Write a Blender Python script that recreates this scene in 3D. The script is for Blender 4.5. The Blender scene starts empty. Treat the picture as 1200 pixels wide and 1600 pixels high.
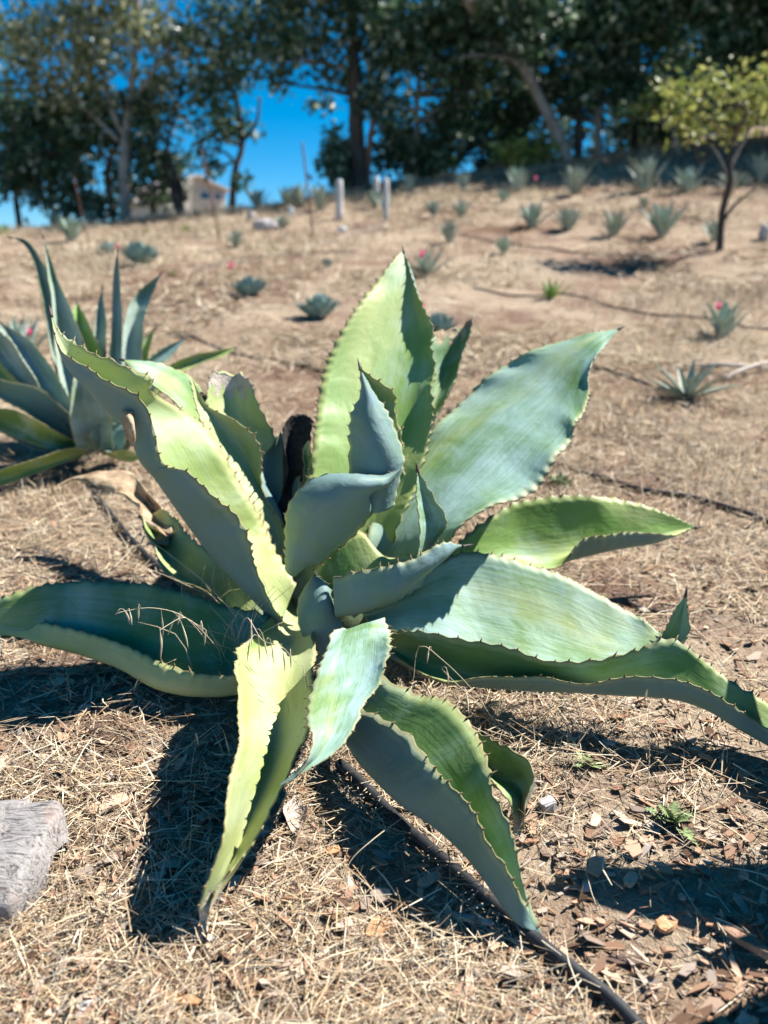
import bpy, math, random
import numpy as np
from mathutils import Vector, Matrix

# ------------------------------------------------------------------ camera, sky, sun, exposure
S = bpy.context.scene
COL = S.collection
R = math.radians
F, CX, CY = 1330.0, 600.0, 800.0            # focal length and centre in photograph pixels
PITCH = R(15.5)
CAM = np.array([0.0, 0.0, 1.25])
cam_d = bpy.data.cameras.new('camera')
cam = bpy.data.objects.new('camera', cam_d); COL.objects.link(cam)
cam.location = CAM; cam.rotation_euler = (math.pi/2-PITCH, 0, 0)
cam_d.sensor_fit = 'VERTICAL'; cam_d.sensor_height = 36; cam_d.lens = 36*F/1600
cam_d.clip_start = 0.05; cam_d.clip_end = 2000
cam_d.dof.use_dof = True; cam_d.dof.focus_distance = 1.85; cam_d.dof.aperture_fstop = 2.05
S.camera = cam

SUN_EL, SUN_BACK = R(50), R(23)             # elevation; azimuth from +X towards +Y
SUNV = np.array([math.cos(SUN_EL)*math.cos(SUN_BACK), math.cos(SUN_EL)*math.sin(SUN_BACK), math.sin(SUN_EL)])
W = bpy.data.worlds.new('World'); S.world = W; W.use_nodes = True
wn = W.node_tree.nodes; wl = W.node_tree.links; wn.clear()
sky = wn.new('ShaderNodeTexSky'); sky.sky_type = 'NISHITA'; sky.sun_disc = False
sky.sun_elevation = SUN_EL; sky.sun_rotation = math.pi/2-SUN_BACK
sky.altitude = 900; sky.air_density = 0.75; sky.dust_density = 0.0; sky.ozone_density = 4.0
hs = wn.new('ShaderNodeHueSaturation'); hs.inputs['Saturation'].default_value = 1.48; hs.inputs['Hue'].default_value = 0.49
bg = wn.new('ShaderNodeBackground'); bg.inputs[1].default_value = 0.062
wo = wn.new('ShaderNodeOutputWorld')
wl.new(sky.outputs[0], hs.inputs['Color']); wl.new(hs.outputs[0], bg.inputs[0]); wl.new(bg.outputs[0], wo.inputs[0])
sd = bpy.data.lights.new('sun', 'SUN'); sd.energy = 5.0; sd.angle = R(0.5); sd.color = (1.0, 0.965, 0.92)
so = bpy.data.objects.new('sun', sd); COL.objects.link(so)
so.rotation_euler = Vector(SUNV).to_track_quat('Z', 'Y').to_euler(); so.location = (6, 2, 9)
S.view_settings.view_transform = 'Standard'; S.view_settings.look = 'None'
S.view_settings.exposure = 1.28; S.view_settings.gamma = 1
S.render.engine = 'CYCLES'; S.cycles.max_bounces = 6; S.cycles.diffuse_bounces = 1

# ------------------------------------------------------------------ noise, ground function, pixel rays
rng = np.random.default_rng(7)
random.seed(7)
_T = np.random.default_rng(3).random((256, 256))
def vnoise(x, y):
    x = np.asarray(x, float); y = np.asarray(y, float)
    xi = np.floor(x).astype(int); yi = np.floor(y).astype(int)
    fx = x-xi; fy = y-yi; fx = fx*fx*(3-2*fx); fy = fy*fy*(3-2*fy)
    g = lambda a, b: _T[a % 256, b % 256]
    return ((g(xi, yi)*(1-fx)+g(xi+1, yi)*fx)*(1-fy)+(g(xi, yi+1)*(1-fx)+g(xi+1, yi+1)*fx)*fy)*2-1
def gz(x, y):
    x = np.asarray(x, float); y = np.asarray(y, float)
    t_ = np.clip((x+9)/18, 0, 1.35); k = 0.12+2.2*t_**1.3
    f = 0.11*y+k*(np.clip(y-4, 0, 40)/16)**1.45
    yr = 20.5
    zr = 0.11*yr+k*((yr-4)/16)**1.45
    p = zr+0.3-0.10*(y-yr)
    kk = 0.35
    z = -kk*np.log(np.exp(-np.clip(f, -50, 40)/kk)+np.exp(-np.clip(p, -50, 40)/kk))
    z = np.maximum(z, -9)
    far = np.clip((y-5)/6, 0, 1)
    z = z+0.012*vnoise(x*2.3+5, y*2.3)+0.006*vnoise(x*7, y*7+9)+far*(0.05*vnoise(x*.8, y*.8+4)+0.09*vnoise(x*.33+2, y*.33))
    return z
def ray(px, py):
    d = np.array([(px-CX)/F, math.cos(PITCH)-(py-CY)/F*math.sin(PITCH), -math.sin(PITCH)-(py-CY)/F*math.cos(PITCH)])
    return d
def at(px, py, d):
    """d >= 1: world distance Y; d < 1: height above the ground."""
    r = ray(px, py)
    if d >= 1:
        return CAM+r*(d/r[1])
    t0, t = 0.3, 0.3
    while t < 60:
        p = CAM+r*t
        if p[2] < gz(p[0], p[1])+d: break
        t0 = t; t += 0.02+0.02*t
    a, b = t0, t
    for _ in range(24):
        m = (a+b)/2; p = CAM+r*m
        if p[2] < gz(p[0], p[1])+d: b = m
        else: a = m
    return CAM+r*b
def onground(px, py, dmax=20.2):
    p = at(px, py, 0.0)
    if p[1] > dmax:
        r = ray(px, py); p = CAM+r*(dmax/r[1])
    p[2] = gz(p[0], p[1])
    return p
def scale_at(y): return y/F*1.0

# ------------------------------------------------------------------ object helpers
def tag(o, label=None, cat=None, group=None, kind=None):
    if label: o['label'] = label
    if cat: o['category'] = cat
    if group: o['group'] = group
    if kind: o['kind'] = kind
    return o
def empty(name, loc, label, cat, group=None):
    o = bpy.data.objects.new(name, None); COL.objects.link(o); o.location = [float(v) for v in loc]
    o.empty_display_size = 0.05
    return tag(o, label, cat, group)
def link(name, me, parent=None, world=True):
    o = bpy.data.objects.new(name, me); COL.objects.link(o)
    if parent is not None:
        o.parent = parent
        if world:
            root = parent; off = Vector((0, 0, 0))
            while root is not None:
                off += root.location; root = root.parent
            o.location = -off
    return o
def mesh(name, V, Fc, mats, smooth=True, mi=None, uv=None):
    V = np.asarray(V, float)
    me = bpy.data.meshes.new(name)
    if isinstance(Fc, np.ndarray) and Fc.ndim == 2:
        n, k = Fc.shape
        me.vertices.add(len(V)); me.vertices.foreach_set('co', V.astype(np.float32).ravel())
        me.loops.add(n*k); me.loops.foreach_set('vertex_index', Fc.astype(np.int32).ravel())
        me.polygons.add(n); me.polygons.foreach_set('loop_start', np.arange(0, n*k, k, dtype=np.int32))
        me.polygons.foreach_set('loop_total', np.full(n, k, dtype=np.int32))
        me.update(calc_edges=True)
    else:
        me.from_pydata([tuple(v) for v in V], [], [tuple(int(i) for i in f) for f in Fc]); me.update()
    for m in (mats if isinstance(mats, (list, tuple)) else [mats]): me.materials.append(m)
    if mi is not None: me.polygons.foreach_set('material_index', np.asarray(mi, dtype=np.int32))
    me.polygons.foreach_set('use_smooth', np.full(len(me.polygons), bool(smooth)))
    if uv is not None:
        l = me.uv_layers.new(name='UV'); li = np.zeros(len(me.loops), dtype=np.int32); me.loops.foreach_get('vertex_index', li)
        l.data.foreach_set('uv', np.asarray(uv, dtype=np.float32)[li].ravel())
    return me
def crom(P, n=None, step=None):
    """Catmull-Rom through P (k x d); chord-length parametrised, resampled evenly."""
    P = np.asarray(P, float)
    E = np.vstack([2*P[0]-P[1], P, 2*P[-1]-P[-2]])
    out = []
    for i in range(len(P)-1):
        p0, p1, p2, p3 = E[i], E[i+1], E[i+2], E[i+3]
        t = np.linspace(0, 1, 24, endpoint=False)[:, None]
        out.append(0.5*((2*p1)+(-p0+p2)*t+(2*p0-5*p1+4*p2-p3)*t**2+(-p0+3*p1-3*p2+p3)*t**3))
    out.append(P[-1][None]); Q = np.vstack(out)
    return Q
def resample(Q, key, n):
    d = np.concatenate([[0], np.cumsum(np.linalg.norm(np.diff(Q[:, key], axis=0), axis=1))])
    s = np.linspace(0, d[-1], n)
    return np.stack([np.interp(s, d, Q[:, j]) for j in range(Q.shape[1])], 1), d[-1]
def tube_geo(P, rad, sides=8, rough=0.0, seed=0, cap=True):
    P = np.asarray(P, float); n = len(P); rad = np.broadcast_to(np.asarray(rad, float), (n,)).copy()
    T = np.gradient(P, axis=0); T /= np.linalg.norm(T, axis=1)[:, None]+1e-9
    up = np.array([0.13, 0.27, 0.95])
    if abs(T[0] @ up) > .8: up = np.array([0.9, 0.3, 0.1])
    rg = np.random.default_rng(seed)
    N = np.cross(T, up); N /= np.linalg.norm(N, axis=1)[:, None]+1e-9
    B = np.cross(T, N)
    a = np.linspace(0, 2*np.pi, sides, endpoint=False)
    rr = rad[:, None]*(1+rough*(rg.random((n, sides))-.5)*2)
    V = P[:, None]+rr[..., None]*(np.cos(a)[None, :, None]*N[:, None]+np.sin(a)[None, :, None]*B[:, None])
    V = V.reshape(-1, 3); Fc = []
    for i in range(n-1):
        for j in range(sides):
            k = (j+1) % sides
            Fc.append((i*sides+j, i*sides+k, (i+1)*sides+k, (i+1)*sides+j))
    if cap:
        V = np.vstack([V, P[0], P[-1]]); c0, c1 = len(V)-2, len(V)-1
        for j in range(sides):
            k = (j+1) % sides
            Fc.append((c0, k, j, j)[:3]); Fc.append((c1, (n-1)*sides+j, (n-1)*sides+k))
    return V, Fc
class MB:
    def __init__(s): s.V = []; s.F = []; s.n = 0; s.mi = []
    def add(s, V, Fc, mi=0):
        V = np.asarray(V, float); s.V.append(V)
        for f in Fc: s.F.append(tuple(i+s.n for i in f)); s.mi.append(mi)
        s.n += len(V)
    def tube(s, P, r, sides=8, rough=0, seed=0, mi=0): s.add(*tube_geo(P, r, sides, rough, seed), mi)
    def box(s, c, h, mi=0, rot=None):
        v = np.array([[x, y, z] for x in (-1, 1) for y in (-1, 1) for z in (-1, 1)], float)*np.asarray(h)
        if rot is not None: v = v @ np.asarray(rot).T
        s.add(v+np.asarray(c), [(0, 1, 3, 2), (4, 6, 7, 5), (0, 4, 5, 1), (2, 3, 7, 6), (0, 2, 6, 4), (1, 5, 7, 3)], mi)
    def build(s, name, mats, parent=None, smooth=True):
        return link(name, mesh(name, np.vstack(s.V), s.F, mats, smooth, s.mi), parent)

# ------------------------------------------------------------------ materials
def newmat(name):
    m = bpy.data.materials.new(name); m.use_nodes = True
    nt = m.node_tree; nt.nodes.clear()
    out = nt.nodes.new('ShaderNodeOutputMaterial'); b = nt.nodes.new('ShaderNodeBsdfPrincipled')
    nt.links.new(b.outputs[0], out.inputs[0])
    return m, nt, b
class NT:
    def __init__(s, nt): s.nt = nt
    def n(s, t, **kw):
        x = s.nt.nodes.new(t)
        for k, v in kw.items(): setattr(x, k, v)
        return x
    def l(s, a, b): s.nt.links.new(a, b)
    def mapping(s, src, sc):
        m = s.n('ShaderNodeMapping'); m.inputs['Scale'].default_value = sc; s.l(src, m.inputs[0]); return m.outputs[0]
    def noise(s, vec, scale, detail=3, rough=.55, dist=0):
        n = s.n('ShaderNodeTexNoise'); n.inputs['Scale'].default_value = scale; n.inputs['Detail'].default_value = detail
        n.inputs['Roughness'].default_value = rough; n.inputs['Distortion'].default_value = dist
        if vec is not None: s.l(vec, n.inputs['Vector'])
        return n.outputs['Fac']
    def ramp(s, fac, stops, interp='LINEAR'):
        r = s.n('ShaderNodeValToRGB'); r.color_ramp.interpolation = interp
        e = r.color_ramp.elements
        while len(e) < len(stops): e.new(0.5)
        for i, (p, c) in enumerate(stops):
            e[i].position = p; e[i].color = (*c, 1) if len(c) == 3 else c
        s.l(fac, r.inputs[0]); return r.outputs[0]
    def mix(s, fac, a, b, mode='MIX'):
        m = s.n('ShaderNodeMix', data_type='RGBA', blend_type=mode)
        for sock, v in ((m.inputs['Factor'], fac), (m.inputs['A'], a), (m.inputs['B'], b)): pass
        def setin(i, v):
            if hasattr(v, 'is_linked'): s.l(v, m.inputs[i])
            elif isinstance(v, (int, float)): m.inputs[i].default_value = v
            else: m.inputs[i].default_value = (*v, 1)
        setin(0, fac); setin(6, a); setin(7, b)
        return m.outputs[2]
    def math(s, op, a, b=0.5, clamp=False):
        m = s.n('ShaderNodeMath', operation=op, use_clamp=clamp)
        for i, v in enumerate((a, b)):
            if hasattr(v, 'is_linked'): s.l(v, m.inputs[i])
            else: m.inputs[i].default_value = v
        return m.outputs[0]
    def bump(s, h, st, dist=.01):
        b = s.n('ShaderNodeBump'); b.inputs['Strength'].default_value = st; b.inputs['Distance'].default_value = dist
        s.l(h, b.inputs['Height']); return b.outputs[0]

def island_mat(name, stops, rough=.85, transl=0.0):
    m, nt, b = newmat(name); g = NT(nt)
    geo = g.n('ShaderNodeNewGeometry'); c = g.ramp(geo.outputs['Random Per Island'], stops)
    tc = g.n('ShaderNodeTexCoord')
    nz = g.noise(tc.outputs['Object'], 60, 2); c2 = g.mix(g.math('MULTIPLY', nz, .5), c, (0.12, .08, .05), 'MULTIPLY')
    c3 = g.mix(0.5, c, c2) if not name.startswith(('oak', 'sap')) else c
    g.l(c3, b.inputs['Base Color']); b.inputs['Roughness'].default_value = rough
    b.inputs['Specular IOR Level'].default_value = .25
    if transl:
        t = g.n('ShaderNodeBsdfTranslucent'); g.l(c3, t.inputs[0]); mx = g.n('ShaderNodeMixShader'); mx.inputs[0].default_value = transl
        out = [n for n in nt.nodes if n.type == 'OUTPUT_MATERIAL'][0]
        g.l(b.outputs[0], mx.inputs[1]); g.l(t.outputs[0], mx.inputs[2]); g.l(mx.outputs[0], out.inputs[0])
    return m

def agave_mat(name, green, yellow, bloom, bl=.5, yl=.3, spots=.0, rough=.56):
    """waxy leaf: green flesh, grey-blue bloom in bands and streaks, yellow patches and pale margin"""
    m, nt, b = newmat(name); g = NT(nt)
    uv = g.n('ShaderNodeUVMap'); uv.uv_map = 'UV'; oi = g.n('ShaderNodeObjectInfo')
    add = g.n('ShaderNodeVectorMath', operation='ADD'); g.l(uv.outputs[0], add.inputs[0])
    comb = g.n('ShaderNodeCombineXYZ'); g.l(g.math('MULTIPLY', oi.outputs['Random'], 13.0), comb.inputs[0]); g.l(g.math('MULTIPLY', oi.outputs['Random'], 29.0), comb.inputs[1])
    g.l(comb.outputs[0], add.inputs[1]); v = add.outputs[0]
    patch = g.noise(g.mapping(v, (1.6, 2.6, 1)), 1.0, 4, .55, .4)
    band = g.noise(g.mapping(v, (.7, 7.0, 1)), 1.0, 2, .5, .2)
    streak = g.noise(g.mapping(v, (55, 1.6, 1)), 1.0, 3, .6)
    fine = g.noise(g.mapping(v, (140, 4, 1)), 1.0, 2, .6)
    yp = g.noise(g.mapping(v, (1.3, 1.7, 1)), 1.0, 3, .5, .6)
    bf = g.math('ADD', g.math('MULTIPLY', patch, .75), g.math('MULTIPLY', band, .55))
    blot = g.noise(g.mapping(v, (5, 9, 1)), 1.0, 5, .7, .8)
    bf = g.math('ADD', bf, g.math('MULTIPLY', streak, .28)); bf = g.math('ADD', bf, g.math('MULTIPLY', blot, .40)); bf = g.math('ADD', bf, bl-1.42)
    bf = g.ramp(bf, [(.16, (0, 0, 0)), (.56, (1, 1, 1))])
    yf = g.ramp(yp, [(.62-.4*yl, (0, 0, 0)), (.95-.45*yl, (1, 1, 1))])
    base = g.mix(yf, green, yellow)
    base = g.mix(g.math('MULTIPLY', bf, .88), base, bloom)
    base = g.mix(g.math('MULTIPLY', g.ramp(fine, [(.45, (0, 0, 0)), (.75, (1, 1, 1))]), .20), base, (green[0]*.75, green[1]*.8, green[2]*.8))
    # pale margin
    sp = g.n('ShaderNodeSeparateXYZ'); g.l(uv.outputs[0], sp.inputs[0])
    e = g.math('ABSOLUTE', g.math('SUBTRACT', sp.outputs[0], .5)); ef = g.ramp(e, [(.445, (0, 0, 0)), (.495, (1, 1, 1))])
    base = g.mix(g.math('MULTIPLY', ef, .55), base, (.50, .50, .22))
    ef2 = g.ramp(e, [(.484, (0, 0, 0)), (.494, (1, 1, 1))]); base = g.mix(g.math('MULTIPLY', ef2, .6), base, (.22, .16, .08))
    if spots:
        vo = g.n('ShaderNodeTexVoronoi'); vo.inputs['Scale'].default_value = 1; g.l(g.mapping(v, (16, 40, 1)), vo.inputs['Vector'])
        sf = g.ramp(vo.outputs['Distance'], [(.05, (1, 1, 1)), (.13, (0, 0, 0))])
        gate = g.ramp(g.noise(g.mapping(v, (4, 7, 1)), 1, 2), [(.52, (0, 0, 0)), (.6, (1, 1, 1))])
        base = g.mix(g.math('MULTIPLY', g.math('MULTIPLY', sf, gate), spots), base, (.06, .05, .02))
        sc = g.noise(g.mapping(v, (9, 14, 1)), 1.0, 5, .75, 1.2)
        base = g.mix(g.math('MULTIPLY', g.ramp(sc, [(.66, (0, 0, 0)), (.74, (1, 1, 1))]), .6*spots), base, (.30, .24, .13))
        du = g.noise(g.mapping(v, (26, 60, 1)), 1.0, 4, .8); base = g.mix(g.math('MULTIPLY', g.ramp(du, [(.58, (0, 0, 0)), (.72, (1, 1, 1))]), .40), base, (.40, .36, .26))
    g.l(base, b.inputs['Base Color'])
    g.l(g.ramp(bf, [(0, (rough-.08,)*3), (1, (rough+.14,)*3)]), b.inputs['Roughness'])
    b.inputs['Specular IOR Level'].default_value = .30
    g.l(g.bump(g.math('ADD', streak, g.math('ADD', g.math('MULTIPLY', g.noise(g.mapping(v, (3.5, 6, 1)), 1.0, 3, .5, .5), 9.0), g.math('MULTIPLY', blot, 2.5))), .16, .006), b.inputs['Normal'])
    t = g.n('ShaderNodeBsdfTranslucent'); g.l(g.mix(.5, base, yellow), t.inputs[0]); mx = g.n('ShaderNodeMixShader'); mx.inputs[0].default_value = .16 if name == 'agave_blue' else .08
    out = [n for n in nt.nodes if n.type == 'OUTPUT_MATERIAL'][0]
    g.l(b.outputs[0], mx.inputs[1]); g.l(t.outputs[0], mx.inputs[2]); g.l(mx.outputs[0], out.inputs[0])
    return m

GRN, YEL, BLM = (.125, .235, .075), (.50, .53, .21), (.38, .54, .52)
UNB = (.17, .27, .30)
M = {}
M['up_green'] = agave_mat('agave_upper', GRN, YEL, BLM, .62, .30, .6)
M['up_pale'] = agave_mat('agave_upper_pale', GRN, YEL, (.42, .60, .585), .76, .26, .55)
M['up_lime'] = agave_mat('agave_upper_lime', (.20, .33, .08), YEL, BLM, .56, .5, .4)
M['up_yellow'] = agave_mat('agave_upper_yellow', (.27, .36, .11), (.55, .55, .25), (.50, .57, .43), .62, .60, .8)
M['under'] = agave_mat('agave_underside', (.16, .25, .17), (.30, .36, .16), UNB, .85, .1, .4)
M['blue'] = agave_mat('agave_blue', (.16, .26, .14), (.42, .48, .16), (.50, .61, .58), .86, .2, .1)
def plain(name, c1, c2, scale=30, rough=.8, stretch=(1, 1, 1), bump=.3, spec=.3, coord='Object'):
    m, nt, b = newmat(name); g = NT(nt); tc = g.n('ShaderNodeTexCoord')
    v = g.mapping(tc.outputs[coord], stretch)
    n1 = g.noise(v, scale, 5, .65, .3)
    g.l(g.ramp(n1, [(.3, c1), (.7, c2)]), b.inputs['Base Color']); b.inputs['Roughness'].default_value = rough
    b.inputs['Specular IOR Level'].default_value = spec
    if bump: g.l(g.bump(n1, bump, .02), b.inputs['Normal'])
    return m
M['tooth'] = plain('agave_tooth', (.10, .06, .03), (.28, .20, .10), 90, .5)
M['spine'] = plain('agave_spine', (.05, .035, .03), (.12, .09, .08), 60, .45)
M['dead'] = plain('dead_leaf', (.20, .12, .06), (.55, .42, .27), 22, .8, (1, 1, 1), .6)
M['deadpale'] = plain('dead_leaf_pale', (.34, .27, .22), (.62, .54, .46), 26, .8, (1, 1, 1), .6)
M['burnt'] = plain('burnt_leaf', (.010, .009, .010), (.055, .05, .05), 45, .75, (1, 1, 1), .8)
M['core'] = plain('agave_core', (.08, .12, .06), (.17, .22, .12), 12, .6)
M['hose'] = plain('drip_hose', (.012, .013, .015), (.035, .036, .038), 40, .5, (1, 1, 1), .1, .4)
M['bark_dark'] = plain('bark_dark', (.035, .028, .024), (.10, .085, .075), 6, .9, (1, 1, .3), .8)
M['bark_pale'] = plain('bark_pale', (.20, .17, .14), (.42, .37, .32), 5, .85, (1, 1, .35), .6)
M['bark_red'] = plain('bark_red', (.13, .06, .04), (.30, .16, .11), 5, .85, (1, 1, .35), .5)
M['post'] = plain('post_wood', (.42, .40, .38), (.66, .63, .60), 9, .85, (1, 1, .2), .4)
M['rust'] = plain('rusty_rod', (.10, .04, .025), (.24, .10, .06), 30, .8)
M['stone'] = plain('stone', (.26, .23, .22), (.52, .48, .46), 14, .9)
M['pink'] = plain('pink_tape', (.80, .05, .16), (.90, .10, .22), 5, .5, (1, 1, 1), 0)
M['stucco'] = plain('stucco', (.46, .42, .36), (.54, .49, .42), 4, .9, (1, 1, 1), .1)
M['roof'] = plain('roof_tile', (.42, .35, .30), (.58, .50, .44), 3, .9, (1, 8, 1), .2)
M['glass'] = plain('window_glass', (.03, .05, .08), (.05, .08, .12), 2, .1, (1, 1, 1), 0, .6)
M['white'] = plain('white_paint', (.70, .70, .68), (.80, .80, .78), 6, .7)
M['weed'] = plain('weed_leaf', (.13, .20, .07), (.28, .34, .15), 30, .7)
M['straw'] = island_mat('straw', [(0, (.22, .13, .08)), (.2, (.50, .35, .20)), (.45, (.70, .54, .34)), (.72, (.84, .74, .55)), (.86, (.48, .38, .28)), (1, (.16, .10, .07))], .75, .12)
M['drygrass'] = island_mat('dry_grass', [(0, (.24, .17, .11)), (.3, (.48, .38, .25)), (.65, (.70, .58, .41)), (.85, (.78, .68, .50)), (1, (.32, .24, .16))], .85, .12)
M['chip'] = island_mat('wood_chip', [(0, (.14, .08, .05)), (.25, (.30, .17, .10)), (.5, (.46, .28, .18)), (.68, (.58, .42, .30)), (.82, (.46, .38, .31)), (1, (.18, .12, .09))], .8)
M['leafdark'] = island_mat('oak_leaf_dark', [(0, (.035, .075, .045)), (.5, (.06, .12, .06)), (.8, (.11, .18, .09)), (.9, (.34, .40, .28)), (1, (.52, .57, .44))], .3, .35)  # palest end of the ramp paints sunlit glints onto random leaves
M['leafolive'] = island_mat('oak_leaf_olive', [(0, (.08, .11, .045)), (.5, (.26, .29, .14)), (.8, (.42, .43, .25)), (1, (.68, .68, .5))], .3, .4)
M['leaflime'] = island_mat('sapling_leaf', [(0, (.20, .25, .05)), (.5, (.33, .36, .09)), (1, (.48, .46, .16))], .5, .3)
# log wood
m, nt, b = newmat('weathered_log'); g = NT(nt); tc = g.n('ShaderNodeTexCoord')
n1 = g.noise(g.mapping(tc.outputs['Object'], (3, 22, 22)), 3.2, 6, .7, 1.6)
n3 = g.noise(g.mapping(tc.outputs['Object'], (5, 11, 11)), 4.0, 4, .6, 2.5)
c = g.ramp(n1, [(.38, (.05, .042, .04)), (.46, (.27, .25, .24)), (.54, (.30, .275, .255)), (.68, (.42, .39, .365))])
c = g.mix(g.ramp(n3, [(.36, (1, 1, 1)), (.41, (0, 0, 0))]), c, (.16, .13, .12))
n2 = g.noise(tc.outputs['Object'], 5, 3); c = g.mix(g.math('MULTIPLY', g.ramp(n2, [(.56, (0, 0, 0)), (.66, (1, 1, 1))]), .7), c, (.34, .21, .15))
g.l(c, b.inputs['Base Color']); b.inputs['Roughness'].default_value = .9
g.l(g.bump(g.math('ADD', n3, n1), .6, .010), b.inputs['Normal']); M['log'] = m
# ground soil
m, nt, b = newmat('soil'); g = NT(nt); geo = g.n('ShaderNodeNewGeometry'); P_ = geo.outputs['Position']
big = g.noise(P_, .55, 4, .6, .3); mid = g.noise(P_, 3.2, 5, .65); fin = g.noise(P_, 45, 5, .75)
c = g.ramp(fin, [(.25, (.09, .05, .034)), (.5, (.21, .13, .09)), (.75, (.36, .25, .18))])
s_ = g.ramp(fin, [(.3, (.25, .18, .12)), (.55, (.44, .34, .24)), (.8, (.60, .50, .37))])
c = g.mix(g.ramp(g.math('ADD', g.math('MULTIPLY', big, .7), g.math('MULTIPLY', mid, .5)), [(.50, (0, 0, 0)), (.64, (1, 1, 1))]), c, s_)
stn = g.noise(g.mapping(P_, (.35, 1.1, 1)), .9, 6, .7, .6); c = g.mix(g.math('MULTIPLY', g.ramp(stn, [(.50, (0, 0, 0)), (.62, (1, 1, 1))]), .75), c, (.17, .095, .06))
g.l(c, b.inputs['Base Color']); b.inputs['Roughness'].default_value = .95; b.inputs['Specular IOR Level'].default_value = .1
g.l(g.bump(g.math('ADD', fin, mid), .9, .03), b.inputs['Normal']); M['soil'] = m

# ------------------------------------------------------------------ ground sheet
def axis(lo, hi, d0, near, grow):
    a = [0.0]; d = d0
    while a[-1] < hi:
        a.append(a[-1]+d)
        if a[-1] > near: d *= grow
    b_ = [0.0]; d = d0
    while b_[-1] > lo:
        b_.append(b_[-1]-d)
        if -b_[-1] > near: d *= grow
    return np.array(b_[:0:-1]+a)
gx = axis(-500, 500, .05, 3.2, 1.06); gy = axis(-20, 900, .05, 6, 1.045)
GX, GY = np.meshgrid(gx, gy); GZ = gz(GX, GY)
nx, ny = len(gx), len(gy)
ii = np.arange(nx*ny).reshape(ny, nx)
Q = np.stack([ii[:-1, :-1], ii[:-1, 1:], ii[1:, 1:], ii[1:, :-1]], -1).reshape(-1, 4)
tag(link('ground', mesh('ground', np.stack([GX, GY, GZ], -1).reshape(-1, 3), Q, M['soil'])), kind='structure')

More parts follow.
